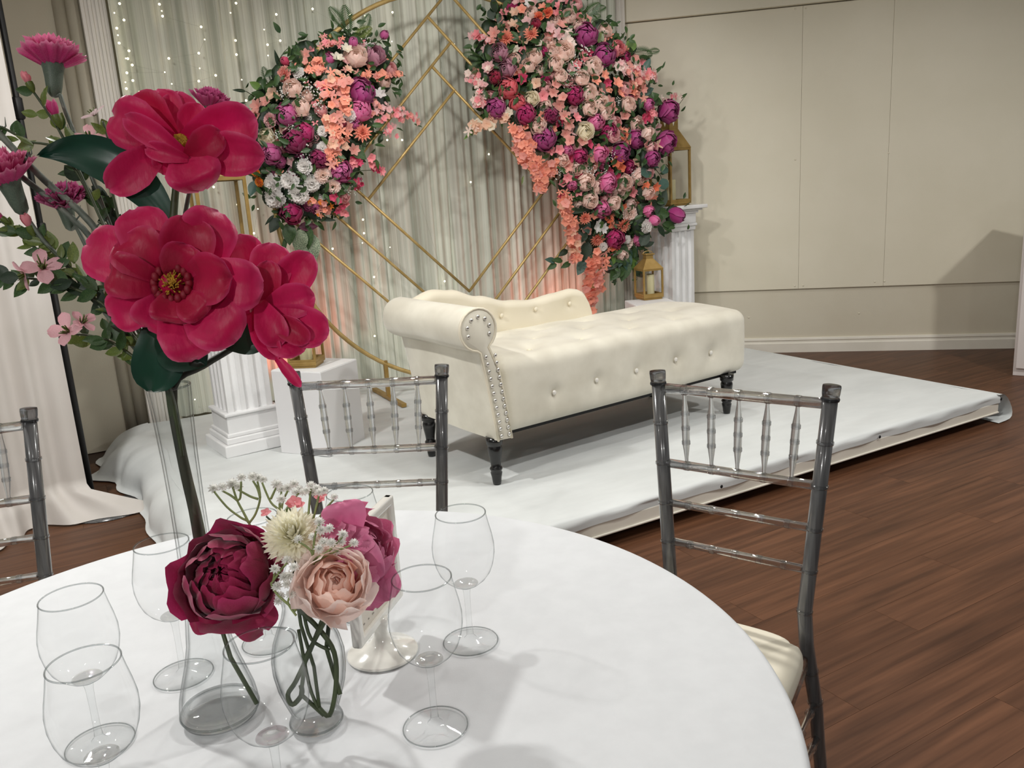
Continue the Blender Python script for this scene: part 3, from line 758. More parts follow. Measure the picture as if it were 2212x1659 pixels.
# curved back
def btop(x):
    pts = [(-0.02, 0.735), (0.10, 0.765), (0.20, 0.752), (0.35, 0.705), (0.52, 0.662), (0.66, 0.648), (0.80, 0.662), (0.92, 0.672), (0.98, 0.66), (1.01, 0.625), (1.035, 0.55), (1.045, 0.46)]
    for (xa, za), (xb, zb) in zip(pts, pts[1:]):
        if x <= xb:
            k = (x - xa) / (xb - xa); return za + (zb - za) * (k * k * (3 - 2 * k) if xb < 0.98 else k)
    return pts[-1][1]
bbt = [(0.20 + 0.0, 0.60), (0.50, 0.585), (0.80, 0.59)]
bbt = [sfloc(x, y, 0.535) for x, y in ((1085, 682), (1159, 668), (1232, 656))]
def backf(s, t):
    x = -0.02 + 1.065 * s; zt = btop(x); zb = 0.44
    th = 0.045
    # t goes up the front, over the top and down the rear
    if t < 0.45: z = zb + (zt - 0.03 - zb) * t / 0.45; y = 0.535
    elif t < 0.55: a = (t - 0.45) / 0.10 * pi; z = zt - 0.03 + 0.03 * sin(a); y = 0.535 + th * (1 - cos(a))
    else: z = zt - 0.03 - (zt - 0.03 - zb) * (t - 0.55) / 0.45; y = 0.535 + 2 * th
    if t < 0.5:
        for bx, bz in bbt:
            d2 = (x - bx) ** 2 + (z - bz) ** 2
            y += 0.010 * math.exp(-d2 / 0.0008) + 0.006 * math.exp(-d2 / 0.008)
    return Vector((x, y, z))
bk = MB().grid(backf, 70, 44)
for s in (0.0, 1.0):
    i0 = len(bk.v); ring_ = [backf(s, t / 44) for t in range(45)]
    bk.add(ring_, [tuple(range(45)) if s > 0 else tuple(range(44, -1, -1))])
bk.build('backrest', M['velvet_plain'], sf)
for bx, bz in bbt:
    MB().ball((bx, 0.538, bz), 0.011, 10, 6, (1, 0.6, 1)).build('back_button', M['velvet_plain'], sf)
lp = [(0.0, 0.0), (0.017, 0.0), (0.019, 0.012), (0.021, 0.03), (0.025, 0.05), (0.0215, 0.057), (0.025, 0.062), (0.0275, 0.067), (0.025, 0.073), (0.0205, 0.078), (0.023, 0.10), (0.029, 0.135), (0.031, 0.155), (0.028, 0.165), (0.0265, 0.170), (0.034, 0.174), (0.036, 0.205), (0.0, 0.205)]
lg = MB().lathe(lp, 20).mesh('leg'); lg.materials.append(M['black_wood'])
for x, y in ((0.005, 0.0), (1.452, 0.0), (0.005, 0.535), (1.452, 0.535)):
    o = link('leg', lg, sf); o.location = (x, y, 0)

# ------------------------------------------------------------------ left side: pole and drape
PB = at_z(203, 1098, 0); PB.z = 0
pl = thing('drape_pole', 'black pole of the pipe and drape stand at the left edge', 'stand', PB, 0)
MB().lathe([(0, 0), (0.016, 0), (0.016, 1.30), (0.0, 1.30)], 12).build('lower_tube', M['black'], pl)
MB().lathe([(0.0125, 1.28), (0.0125, 2.75), (0, 2.75)], 12).build('upper_tube', M['black'], pl)
zc1 = 0.80; zc2 = 1.80
for z in (1.28, 1.80):
    MB().lathe([(0.016, z - 0.045), (0.021, z - 0.04), (0.021, z + 0.04), (0.016, z + 0.045)], 12).build('collar', M['black'], pl)
bp2 = at_z(262, 1128, 0) - PB
MB().lathe([(0, 0), (0.17, 0), (0.17, 0.006), (0.03, 0.010), (0, 0.010)], 32, (0.085, -0.03, 0)).build('base_plate', M['steel_dark'], pl)
MB().tube([(0, 0, 0.012), (0.02, -0.01, 0.045), (0.06, -0.02, 0.03), (0.09, -0.03, 0.01)], 0.014, 8).build('base_bracket', M['black'], pl)
d0 = at_z(225, 1140, 0); d1 = at_z(0, 1212, 0); dd = (d1 - d0); dd.z = 0; dl = dd.length; dd.normalize(); dn = Vector((-dd.y, dd.x, 0))
if dn.dot(CAM - d0) < 0: dn = -dn
top0 = at_plane(-4, 30, PB, dn)
def drapef(s, t):
    z = 2.7 * (1 - t)
    L = 1.5
    x = 0.034 + s * L
    fold = 0.035 * sin(x * 17 + 0.6) + 0.018 * sin(x * 41 + z * 0.7) + 0.012 * sin(x * 73 + 1)
    y = 0.03 + fold * (0.5 + 0.5 * t)
    base = Vector((PB.x, PB.y, 0)) + dd * x + dn * y
    if t > 0.955:      # hem pooled on the floor
        k = (t - 0.955) / 0.045
        base = base + dn * (0.03 + 0.13 * k * (0.6 + 0.4 * sin(x * 13 + 1))) + dd * (-0.26 * min(1.0, k) * math.exp(-((x - 0.03) / 0.10) ** 2)) + dn * (0.06 * min(1.0, k) * math.exp(-((x - 0.10) / 0.08) ** 2))
        z = 0.121 * max(0.0, 1 - k) ** 1.4 + 0.010 + 0.022 * abs(sin(x * 22)) * k * (1 - k) * 4 * 0.6
    base.z = z
    return base
dr = MB().grid(drapef, 150, 90).build('white_drape', M['drape'])
tag(dr, 'white floor length drape pooled on the floor at the left edge', 'drape')
# ------------------------------------------------------------------ white cabinet at the right edge
cb = at_z(2187, 811, 0)
cab = thing('white_cabinet', 'tall white cabinet cut off by the right edge of the photo', 'cabinet', (cb.x, cb.y, 0), math.radians(-36))
o = MB().box((0.32, 0.22, 0.55), (0.64, 0.44, 1.10)).build('body', M['cabinet'], cab, False); bevel(o, 0.004)
o = MB().box((0.32, 0.22, 1.112), (0.66, 0.46, 0.024)).build('top', M['cabinet'], cab, False); bevel(o, 0.004)
o = MB().box((0.165, -0.009, 0.56), (0.30, 0.016, 1.02)).build('door', M['cabinet'], cab, False); bevel(o, 0.003)
o = MB().box((0.475, -0.009, 0.56), (0.30, 0.016, 1.02)).build('door', M['cabinet'], cab, False); bevel(o, 0.003)

# ------------------------------------------------------------------ round table and cloth
TC = Vector((-0.337, 0.905, 0)); TR = 0.642; TZ = 0.75
tb_ = thing('banquet_table', 'round banquet table hidden under a white tablecloth', 'table', TC)
MB().lathe([(0, 0.715), (TR - 0.012, 0.715), (TR - 0.008, 0.72), (TR - 0.008, 0.74), (TR - 0.012, 0.744), (0, 0.744)], 64).build('tabletop', M['box_white'], tb_)
for k in range(4):
    a = pi / 4 + k * pi / 2
    MB().lathe([(0, 0), (0.018, 0), (0.018, 0.715), (0, 0.715)], 10, (0.36 * cos(a), 0.36 * sin(a), 0)).build('leg', M['black'], tb_)
seat_angles = [math.atan2(y - TC.y, x - TC.x) for x, y in ((0.335, 1.45), (-0.352, 1.73), (-1.15, 1.49))]
def clothf(s, t):
    a = 2 * pi * s
    if t < 0.3:
        r = (TR - 0.010) * (t / 0.3); return Vector((r * cos(a), r * sin(a), TZ + 0.0008 * NZ.noise(Vector((r * cos(a) * 5, r * sin(a) * 5, 1)))))
    if t < 0.42:
        b = (t - 0.3) / 0.12 * pi / 2; r = TR - 0.010 + 0.010 * sin(b); return Vector((r * cos(a), r * sin(a), TZ - 0.010 + 0.010 * cos(b)))
    k = (t - 0.42) / 0.58
    r = TR + 0.002 + k * (0.012 + 0.020 * sin(a * 13 + 0.7) + 0.01 * sin(a * 29))
    for ca in seat_angles:      # pushed in by the chair seats
        da = abs((a - ca + pi) % (2 * pi) - pi)
        r -= 0.15 * math.exp(-(da / 0.33) ** 4) * min(1, max(0, (k - 0.05) / 0.3))
    return Vector((r * cos(a), r * sin(a), TZ - 0.010 - k * 0.728))
g = MB().grid(lambda s, t: clothf(t, s), 30, 160, wrapv=False)
tcl = g.build('tablecloth', M['table_cloth']); tcl.location = TC
tag(tcl, 'white tablecloth draped over the round banquet table', 'tablecloth')

# ------------------------------------------------------------------ clear resin ballroom chairs
_rm = MB().lathe([(0.92, -1), (1.06, -.9), (1.12, -.4), (1.07, 0), (1.12, .4), (1.06, .9), (0.92, 1)], 14).mesh('ring'); _rm.materials.append(M['resin_ring'])
def ring_on(par, p, ax, r, t=0.004):
    o = link('ring', _rm, par); o.location = p; o.rotation_euler = ax.normalized().to_track_quat('Z', 'Y').to_euler(); o.scale = (r, r, t)
def chair(label, loc, rz):
    t = thing('ballroom_chair', label, 'chair', loc, rz, 'clear resin ballroom chairs')
    LOW = [(0.0, .185, .014), (0.20, .172, -.006), (0.28, .167, -.0106), (0.35, .158, -.017), (0.42, .149, -.023), (0.495, .145, -.0263)]
    def post(sx, z):     # rear upright: flares outwards and leans back, splays again below the seat
        if z >= 0.495: return Vector((sx * (0.1784 - 0.0736 * (0.95 - z)), -0.0577 * (0.95 - z), z))
        for (za, xa, ya), (zb, xb, yb) in zip(LOW, LOW[1:]):
            if z <= zb:
                k = (z - za) / (zb - za); return Vector((sx * (xa + (xb - xa) * k), ya + (yb - ya) * k, z))
    zr = [0.843, 0.756, 0.669, 0.582, 0.495, 0.36, 0.29]
    for sx in (-1, 1):
        b = MB(); zz = [0.0, 0.1, 0.2, 0.28, 0.35, 0.42, 0.495, 0.7, 0.928]
        b.tube([post(sx, z) for z in zz], [0.0125, 0.013, 0.0135, 0.014, 0.0145, 0.0148, 0.0148, 0.0145, 0.0142], 18)
        p = b.build('rear_post', M['steel_dark'], t, label='smoky grey resin upright')
        for z in zr: ring_on(p, post(sx, z), post(sx, z + 0.01) - post(sx, z), 0.0148)
        ax = post(sx, 0.95) - post(sx, 0.93); R = ax.to_track_quat('Z', 'Y').to_matrix()
        MB().lathe([(0.0, -0.026), (0.0165, -0.026), (0.0175, -0.022), (0.0155, -0.018), (0.0165, -0.012), (0.0172, 0.0), (0.0165, 0.004), (0.0, 0.004)], 20, post(sx, 0.95), R).build('post_cap', M['resin_cap'], p)
    nr = 0.0095
    def rail(z, r, rings, nm='back_rail'):
        a, b_ = post(-1, z), post(1, z)
        b = MB(); b.tube([a.lerp(b_, 0.02), b_.lerp(a, 0.02)], r, 14)
        o = b.build(nm, M['resin'], t)
        for k in rings: ring_on(o, a.lerp(b_, k), Vector((1, 0, 0)), r, 0.006)
        return a, b_
    ks = [1 / 6 + k * (4 / 6) / 4 for k in range(5)]
    ra, rb_ = rail(0.918, 0.0105, ks); rc, rd = rail(0.756, 0.0095, ks)
    rail(0.669, 0.0085, ks); rail(0.582, 0.0085, ks)
    for k in ks:
        p0, p1 = rc.lerp(rd, k), ra.lerp(rb_, k); R = (p1 - p0).to_track_quat('Z', 'Y').to_matrix(); L = (p1 - p0).length
        pf = [(0.0035, 0.006)]
        for q, r in ((0.12, 0.0042), (0.30, 0.0078), (0.5, 0.0082), (0.7, 0.0078), (0.88, 0.0042)): pf.append((r, L * q))
        pf.append((0.0035, L - 0.008))
        sp_ = MB().lathe(pf, 12, p0, R).build('spindle', M['resin'], t)
        for q in (0.31, 0.5, 0.69): ring_on(sp_, p0.lerp(p1, q), p1 - p0, 0.0082, 0.0045)
    # seat frame and cushion (front is -Y)
    def trap(p, z, g=0.0):
        x, y = p; wd = 0.150 + (0.195 - 0.150) * (0.02 - y) / 0.40
        return Vector((x * (wd + g), y, z))
    poly = [(-1, -0.40), (1, -0.40), (1, -0.03), (-1, -0.03)]
    o = MB().prism(poly, lambda p, q: trap(p, q), 0.366, 0.401).build('seat_frame', M['resin'], t, False); bevel(o, 0.006)
    def cush(p):
        y = p.y - 0.205; k = (0.158 + (0.202 - 0.158) * (0.02 - y) / 0.40) / 0.18
        nx, ny = abs(p.x) / 0.18, abs(p.y) / 0.20; mm = max(nx, ny); sq_ = mm / max(1e-6, (nx ** 5 + ny ** 5) ** 0.2) if mm > 0 else 1
        q = Vector((p.x * k * sq_, p.y * sq_, p.z))
        if p.z > 0: q.z += 0.010 * max(0, 1 - (p.x / 0.17) ** 2) * max(0, 1 - (p.y / 0.19) ** 2)
        return q
    MB().rbox((0, -0.222, 0.420), (0.36, 0.38, 0.040), 0.024, (22, 22, 8), cush).build('cushion', M['cushion'], t)
    for sx in (-1, 1):
        p0, p1 = Vector((sx * 0.185, -0.375, 0.0)), Vector((sx * 0.178, -0.365, 0.375))
        f_ = MB().tube([p0, p0.lerp(p1, 0.5), p1], [0.011, 0.0145, 0.0155], 14).build('front_leg', M['steel_dark'], t)
        for q in (0.3, 0.55, 0.8): ring_on(f_, p0.lerp(p1, q), p1 - p0, 0.0145)
    for z in (0.19, 0.27):
        for sx in (-1, 1):
            a, b_ = post(sx, z + 0.02), Vector((sx * 0.18, -0.37, z)); o = MB().tube([a, b_], 0.0075, 10).build('side_stretcher', M['resin'], t)
            for q in (0.12, 0.3, 0.5, 0.7, 0.88): ring_on(o, a.lerp(b_, q), b_ - a, 0.0085, 0.006)
        MB().tube([Vector((-0.18, -0.37, z)), Vector((0.18, -0.37, z))], 0.0075, 10).build('front_stretcher', M['resin'], t)
    return t
# right chair: seat reference point from the uprights in the photo
def chair_at(x, y, az, label): return chair(label, (x, y, 0), math.radians(90 - az))
chair_at(0.4516, 1.6084, 126.7, 'clear resin chair with ivory cushion at the right side of the table')
chair_at(-0.3404, 1.932, 93.5, 'clear resin chair behind the table in front of the sofa arm')
chair_at(-1.2068, 1.686, 73.0, 'clear resin chair cut off by the left edge, in front of the drape')

# ------------------------------------------------------------------ wine glasses
def wine_glass(c, label, h=0.187):
    t = thing('wine_glass', label, 'wine glass', c, 0, 'empty wine glasses on the table')
    k = h / 0.187
    bp = [(0.0045, 0.080), (0.010, 0.0825), (0.018, 0.087), (0.027, 0.0945), (0.034, 0.104), (0.0385, 0.116), (0.0412, 0.130), (0.0413, 0.143), (0.039, 0.157), (0.0358, 0.171), (0.0328, 0.1865)]
    MB().lathe([(r, z * k) for r, z in bp], 48).build('bowl', M['glass'], t)
    MB().tube([Vector((0.0328 * cos(2 * pi * q / 48), 0.0328 * sin(2 * pi * q / 48), h)) for q in range(48)], 0.00085, 6, closed=True).build('rim', M['glass_rim'], t)
    MB().lathe([(0.0, 0.0838 * k), (0.005, 0.0842 * k), (0.010, 0.0856 * k), (0.0155, 0.0878 * k), (0.0165, 0.0872 * k), (0.010, 0.0826 * k), (0.0058, 0.080 * k), (0.0, 0.0795 * k)], 32).build('bowl_base', M['glass_solid'], t, label='thick clear glass at the bottom of the bowl')
    MB().lathe([(0.0056, 0.0798 * k), (0.0044, 0.072 * k), (0.0038, 0.05 * k), (0.0040, 0.02), (0.0052, 0.010), (0.009, 0.0062)], 20).build('stem', M['glass_stem'], t)
    MB().lathe([(0.010, 0.0068), (0.02, 0.0042), (0.034, 0.0022), (0.0370, 0.0016), (0.0375, 0.0008), (0.0370, 0.0003), (0.0, 0.0003)], 48).build('foot', M['glass'], t)
    MB().tube([Vector((0.0371 * cos(2 * pi * q / 48), 0.0371 * sin(2 * pi * q / 48), 0.0012)) for q in range(48)], 0.0008, 6, closed=True).build('foot_rim', M['glass_rim'], t)
TZZ = TZ + 0.0012
def gl(px, py): p = at_z(px, py, TZZ); return (p.x, p.y, TZZ)
wine_glass(gl(217, 1607), 'empty wine glass at far left, its rim behind the front left glass')
wine_glass(gl(253, 1795), 'front left empty wine glass, its foot below the photo edge')
wine_glass(gl(397, 1458), 'empty wine glass left of the tall vase, behind the burgundy peony')
wine_glass(gl(583, 1386), 'empty wine glass mostly hidden behind the burgundy peony and white mum')
R5 = at_z(755, 1065, TZZ + 0.187); wine_glass((R5.x, R5.y, TZZ), 'empty wine glass behind the pink peony and the sign frame')
wine_glass(gl(1017, 1386), 'empty wine glass furthest right and back, standing alone')
wine_glass(gl(941, 1570), 'empty wine glass at right front, beside the white sign stand')
wine_glass(gl(612, 1752), 'empty wine glass at the front centre, before the small vase')

# ------------------------------------------------------------------ sign stand
SB = at_z(812, 1418, TZ); SB.z = TZZ
BR, BL = at_z(863, 1288, TZ + 0.047), at_z(771, 1405, TZ + 0.047)
sv = BR - BL; sw = sv.length; rzS = math.atan2(sv.y, sv.x)
mid = (BR + BL) / 2
sg = thing('sign_stand', 'white plastic table sign stand with a framed card, behind the pink peony', 'sign', (mid.x, mid.y, TZZ), rzS)
MB().lathe([(0, 0.0), (0.047, 0.0), (0.048, 0.002), (0.046, 0.004), (0.03, 0.008), (0.016, 0.016), (0.0105, 0.026), (0.009, 0.034), (0.011, 0.042), (0.011, 0.052), (0.0, 0.052)], 40).build('round_base', M['sign_plastic'], sg)
hS = 0.152; w2 = sw / 2; z0 = 0.047; bw = 0.0125
def fbar(c, d, nm='frame_bar'):
    o = MB().box(c, d).build(nm, M['sign_plastic'], sg, False); bevel(o, 0.003, 3); return o
fbar((0, 0, z0 + bw / 2), (sw, 0.013, bw)); fbar((0, 0, z0 + hS - bw / 2), (sw, 0.013, bw))
fbar((-w2 + bw / 2, 0, z0 + hS / 2), (bw, 0.0135, hS)); fbar((w2 - bw / 2, 0, z0 + hS / 2), (bw, 0.0135, hS))
cd = MB().box((0, 0, z0 + hS / 2), (sw - bw * 1.6, 0.003, hS - bw * 1.6)).build('card', M['card'], sg, False)
b = MB()
for i in range(7):
    for j in range(8):
        if rng.random() < 0.75: b.box((-w2 + 0.024 + i * 0.0098 * sw / 0.1, -0.0019, z0 + 0.022 + j * 0.0145), (0.0045 * rng.uniform(0.5, 1.2), 0.0004, 0.0016))
pr_ = b.build('faint_print', M['ink'], cd, False, kind='stuff')
# ------------------------------------------------------------------ flower building blocks
def petal(mb, phi, L, W, a0, bend, cup, r0=0.0, z0=0.0, nu=5, nv=4, ruf=0.0, tip=0.0, point=0.0, rg=rng):
    """one petal of a rosette around +Z: rises at angle a0, curves inwards by bend, cups across, tip rolls out by tip"""
    pos = [(r0, z0)]; ang = a0; st_ = L / nu; nrm = []
    for i in range(nu + 1):
        u = i / nu
        a = a0 + bend * u - tip * max(0, (u - 0.7) / 0.3) ** 1.5
        nrm.append((-sin(a), cos(a)))
        if i < nu: pos.append((pos[-1][0] + st_ * cos(a), pos[-1][1] + st_ * sin(a)))
    c, s = cos(phi), sin(phi); ph = rg.random() * 6.3; vs = []; rim = []
    for i in range(nu + 1):
        u = i / nu
        if point: wd = W * (sin(pi * min(1, u * 0.96 + 0.04)) ** 0.8) * (1 - 0.35 * point * u)
        else: wd = W * (0.35 + 0.65 * min(1, u / 0.5)) * (1 if u < 0.6 else math.sqrt(max(0.0, 1 - (max(0.0, u - 0.6) / 0.4) ** 2.4 * 0.985)))
        for j in range(nv + 1):
            v = -1 + 2 * j / nv
            lift = cup * W * v * v * (1 - 0.45 * u * u) + ruf * W * u * u * sin(v * 5.5 + ph + u * 2)
            r = pos[i][0] + nrm[i][0] * lift; z = pos[i][1] + nrm[i][1] * lift; t = v * wd
            vs.append(Vector((r * c - t * s, r * s + t * c, z)))
            rim.append(max(0.0, (u - 0.8) / 0.2) ** 2 * 0.8 if abs(v) < 0.9 else 0.5 * u)
    fs = [(i * (nv + 1) + j, i * (nv + 1) + j + 1, (i + 1) * (nv + 1) + j + 1, (i + 1) * (nv + 1) + j) for i in range(nu) for j in range(nv)]
    if mb.rim is None: mb.rim = []
    mb.rim += [0.0] * (len(mb.v) - len(mb.rim)) + rim
    mb.add(vs, fs); return mb
def rosette(layers, rg, jit=0.08, **kw):
    mb = MB()
    for n, L, W, a0, bend, cup, r0, z0, *rest in layers:
        tip = rest[0] if rest else 0.0; ph = rg.random() * 6.3
        for k in range(n):
            petal(mb, ph + 2 * pi * k / n + rg.uniform(-jit, jit) * 2, L * rg.uniform(1 - jit, 1 + jit), W * rg.uniform(1 - jit, 1 + jit), a0 + rg.uniform(-jit, jit), bend * rg.uniform(1 - jit, 1 + jit), cup, r0, z0, tip=tip, rg=rg, **kw)
    return mb
def cap(mb, phi, r, th0, th1, wp, flare=0.0, ruf=0.0, slant=.05, c=(0, 0, 0), nu=6, nv=6, rg=rng, sq=1.0):
    """petal lying on a sphere of radius r around the bloom's axis: from polar angle th0 (below) up to th1 (its rim)"""
    ph = rg.random() * 6.3; vs = []; rim = []; c = Vector(c)
    for i in range(nu + 1):
        u = i / nu
        for j in range(nv + 1):
            v = -1 + 2 * j / nv
            ext = 1 - .30 * v * v + .05 * sin(v * 7 + ph) * (1 if ruf else 0)
            th = th0 + (th1 - th0) * u * ext
            az = phi + v * wp * (0.30 + 0.70 * min(1, u / .45) ** .7) / max(.45, sin(th)) * .75
            rr = r * (1 + flare * max(0, (u - .55) / .45) ** 2 + slant * v + ruf * u * u * sin(v * 6 + ph) - .03 * math.exp(-(v / .12) ** 2))
            vs.append(c + Vector((rr * sin(th) * cos(az), rr * sin(th) * sin(az), rr * cos(th) * sq)))
            rim.append(max(0.0, (u - .8) / .2) ** 2 * .9)
    fs = [(i * (nv + 1) + j, i * (nv + 1) + j + 1, (i + 1) * (nv + 1) + j + 1, (i + 1) * (nv + 1) + j) for i in range(nu) for j in range(nv)]
    if mb.rim is None: mb.rim = []
    mb.rim += [0.0] * (len(mb.v) - len(mb.rim)) + rim
    return mb.add(vs, fs)
D_ = math.radians
# layers: number, radius, polar start, polar end, half width, flare
CPEONY = [(5, 1.0, D_(165), D_(72), .85, .10), (5, .98, D_(160), D_(52), .80, .03), (5, .90, D_(150), D_(36), .72, -.03), (5, .76, D_(140), D_(24), .66, -.05), (5, .58, D_(130), D_(16), .6, -.05), (4, .40, D_(120), D_(8), .6, 0)]
CROSE = [(5, 1.02, D_(165), D_(66), .95, .22), (5, .96, D_(160), D_(50), .9, .20), (5, .86, D_(150), D_(40), .9, .16), (4, .72, D_(140), D_(32), .95, .14), (4, .57, D_(130), D_(26), 1.0, .12), (3, .42, D_(120), D_(22), 1.1, .1), (3, .28, D_(115), D_(18), 1.2, .1), (2, .15, D_(110), D_(10), 1.6, .1)]
CBUD = [(4, 1.0, D_(170), D_(28), .9, -.05), (4, .95, D_(165), D_(18), .9, -.08), (3, .85, D_(160), D_(8), 1.0, -.1)]
def capbloom(layers, rg, ruf=.03, sq=1.0, nu=5, nv=4, slant=.05, rise=.12):
    mb = MB()
    for k, (n, r, t0, t1, wp, fl_) in enumerate(layers):
        ph = rg.random() * 6.3
        for q in range(n):
            cap(mb, ph + 2 * pi * q / n + rg.uniform(-.1, .1), r * rg.uniform(.96, 1.04), t0, t1 + rg.uniform(-.08, .08), wp * rg.uniform(.92, 1.08), fl_, ruf, slant, (0, 0, rise * (1 - r)), nu, nv, rg, sq)
    return mb
def fan(mb, phi, L, W, a0, bend, ruf=.12, z0=0.0, nu=6, nv=8, rg=rng):
    """fan shaped petal with a notched end"""
    pos = [(0.04, z0)]; nr = []; ph = rg.random() * 6.3; vs = []; rim = []
    for i in range(nu + 1):
        a = a0 + bend * i / nu; nr.append((-sin(a), cos(a)))
        if i < nu: pos.append((pos[-1][0] + L / nu * cos(a), pos[-1][1] + L / nu * sin(a)))
    c, s_ = cos(phi), sin(phi)
    for i in range(nu + 1):
        u = i / nu
        for j in range(nv + 1):
            v = -1 + 2 * j / nv; k = (1 - .16 * v * v + (.05 * (-1) ** j if i == nu else 0))
            lift = ruf * W * u * (sin(v * 7 + ph) + .5 * sin(v * 13 + ph * 2)) + .15 * W * v * v
            r = pos[i][0] * k + nr[i][0] * lift; z = pos[i][1] * k + nr[i][1] * lift; t = v * W * (.12 + .88 * u ** .8)
            vs.append(Vector((r * c - t * s_, r * s_ + t * c, z))); rim.append(.9 * max(0, (u - .82) / .18))
    fs = [(i * (nv + 1) + j, i * (nv + 1) + j + 1, (i + 1) * (nv + 1) + j + 1, (i + 1) * (nv + 1) + j) for i in range(nu) for j in range(nv)]
    if mb.rim is None: mb.rim = []
    mb.rim += [0.0] * (len(mb.v) - len(mb.rim)) + rim
    return mb.add(vs, fs)
FREE = [(6, 1.15, .33, .75, -.55, .35, .05, -.35, .3)]
FREE2 = [(5, 1.05, .42, .85, -.75, .25, .05, -.3, .2)]
BLOS = [(5, .95, .42, .25, -.1, .2, .05, 0, .2)]
STAR = [(5, 1.0, .24, .2, .0, .15, .03, 0)]
def carn(rg):
    mb = MB()
    for n, L, a0, bend in ((8, 1.0, .0, .35), (8, .95, .45, .3), (7, .9, .85, .2), (5, .85, 1.25, .1)):
        ph = rg.random() * 6
        for k in range(n): fan(mb, ph + 2 * pi * k / n, L * rg.uniform(.9, 1.1), .42, a0 + rg.uniform(-.12, .12), bend, .16, nu=4, nv=6, rg=rg)
    return mb
def dahl(rg, rows=((14, 1.0, .05), (14, .95, .4), (12, .88, .75), (9, .78, 1.1), (6, .65, 1.4)), W=.13):
    mb = MB()
    for n, L, a0 in rows:
        ph = rg.random() * 6
        for k in range(n): petal(mb, ph + 2 * pi * k / n, L * rg.uniform(.92, 1.08), W, a0 + rg.uniform(-.08, .08), .35, .5, .02, 0, nu=3, nv=2, rg=rg)
    return mb
def fin(mb, nm): return mb.mesh(nm)
FM = {}
r7 = random.Random(7)
FM['P'] = [fin(capbloom(CPEONY, r7, .04), 'peony') for _ in range(4)]
FM['R'] = [fin(capbloom(CROSE, r7, .02), 'rose') for _ in range(4)]
FM['T'] = [fin(capbloom(CBUD, r7, .01, 1.35), 'flower_bud') for _ in range(2)]
FM['F'] = [fin(rosette(FREE, r7, nu=4, nv=2), 'freesia'), fin(rosette(FREE2, r7, nu=4, nv=2), 'freesia')]
FM['B'] = [fin(rosette(BLOS, r7, nu=3, nv=2), 'blossom'), fin(rosette(STAR, r7, nu=3, nv=2), 'blossom')]
FM['C'] = [fin(carn(r7), 'carnation') for _ in range(3)]
FM['D'] = [fin(dahl(r7), 'dahlia') for _ in range(2)]
NAMES = {'P': 'peony', 'R': 'rose', 'T': 'flower_bud', 'F': 'freesia', 'B': 'blossom', 'C': 'carnation', 'D': 'dahlia'}
def gypm(rg, n=26):
    mb = MB()
    for _ in range(n):
        p = Vector((rg.gauss(0, .45), rg.gauss(0, .45), rg.uniform(.1, .6))); mb.ball(p, rg.uniform(.05, .1), 5, 3)
    return mb.mesh('babys_breath')
FM['G'] = [gypm(r7) for _ in range(3)]; NAMES['G'] = 'babys_breath'
def leafm(pointed=True, W=.23, fold=.25, bend=.25):
    mb = MB(); nu, nv = 6, 4; vs = []
    for i in range(nu + 1):
        u = i / nu
        wd = W * (sin(pi * u ** 0.8) ** 0.9 if pointed else math.sqrt(max(0, 1 - (2 * u - 1) ** 2))) + 0.004
        for j in range(nv + 1):
            v = -1 + 2 * j / nv
            vs.append(Vector((u, v * wd, abs(v) * wd * fold - bend * u * u * .5)))
    return mb.add(vs, [(i * 5 + j, i * 5 + j + 1, (i + 1) * 5 + j + 1, (i + 1) * 5 + j) for i in range(nu) for j in range(nv)])
LM = {'point': leafm().mesh('leaf'), 'round': leafm(False, .42, .1, .1).mesh('leaf'), 'slim': leafm(True, .12).mesh('leaf'), 'broad': leafm(True, .3, .2, .15).mesh('leaf')}
def fernm():
    mb = MB(); mb.tube([(0, 0, 0), (.5, 0, .03), (1, 0, -.05)], .008, 4)
    for k in range(17):
        x = .08 + k * .055; L = .26 * sin(pi * (x * .88 + .1)) + .03; z = .03 - .3 * (x - .5) ** 2
        for s in (-1, 1):
            a, b = Vector((x, 0, z)), Vector((x + L * .55, s * L, z - .04)); m_ = a.lerp(b, .45); w_ = Vector((.022, -s * .010, 0))
            mb.add([a, m_ + w_, b, m_ - w_], [(0, 1, 2, 3)])
    return mb.mesh('fern_frond')
LM['fern'] = fernm()
def frame_dir(dirv, nrm):
    x = dirv.normalized(); z = (nrm - x * nrm.dot(x))
    if z.length < 1e-4: z = x.orthogonal()
    z.normalize(); y = z.cross(x)
    return Matrix(((x.x, y.x, z.x), (x.y, y.y, z.y), (x.z, y.z, z.z)))
def place(me, nm, parent, loc, R, sc, m, label=None, kind=None):
    o = link(nm, me, parent, kind, label, m); o.location = loc
    o.rotation_euler = R.to_euler(); o.scale = (sc, sc, sc) if not hasattr(sc, '__len__') else sc
    return o
PC = {'mauve': (188, 84, 140), 'magenta': (166, 24, 88), 'dmag': (128, 16, 68), 'purple': (158, 50, 114), 'pink': (214, 104, 154), 'corred': (206, 84, 92), 'blush': (255, 222, 212),
      'cream': (248, 236, 210), 'white': (252, 247, 242), 'coral': (236, 148, 124), 'salmon': (236, 164, 152), 'ltpink': (244, 190, 190), 'orange': (228, 114, 78), 'peach': (246, 196, 170),
      'red': (140, 12, 44), 'amber': (214, 118, 24), 'dmauve': (188, 130, 150), 'rosepink': (224, 134, 140), 'berry': (196, 60, 96)}
PM = {}
for k, c in PC.items(): PM[k] = petal_mat('petal_' + k, c, transl=0.42 if min(c) > 150 else 0.22, edge=tuple(min(255, int(v + (255 - v) * 0.18)) for v in c))
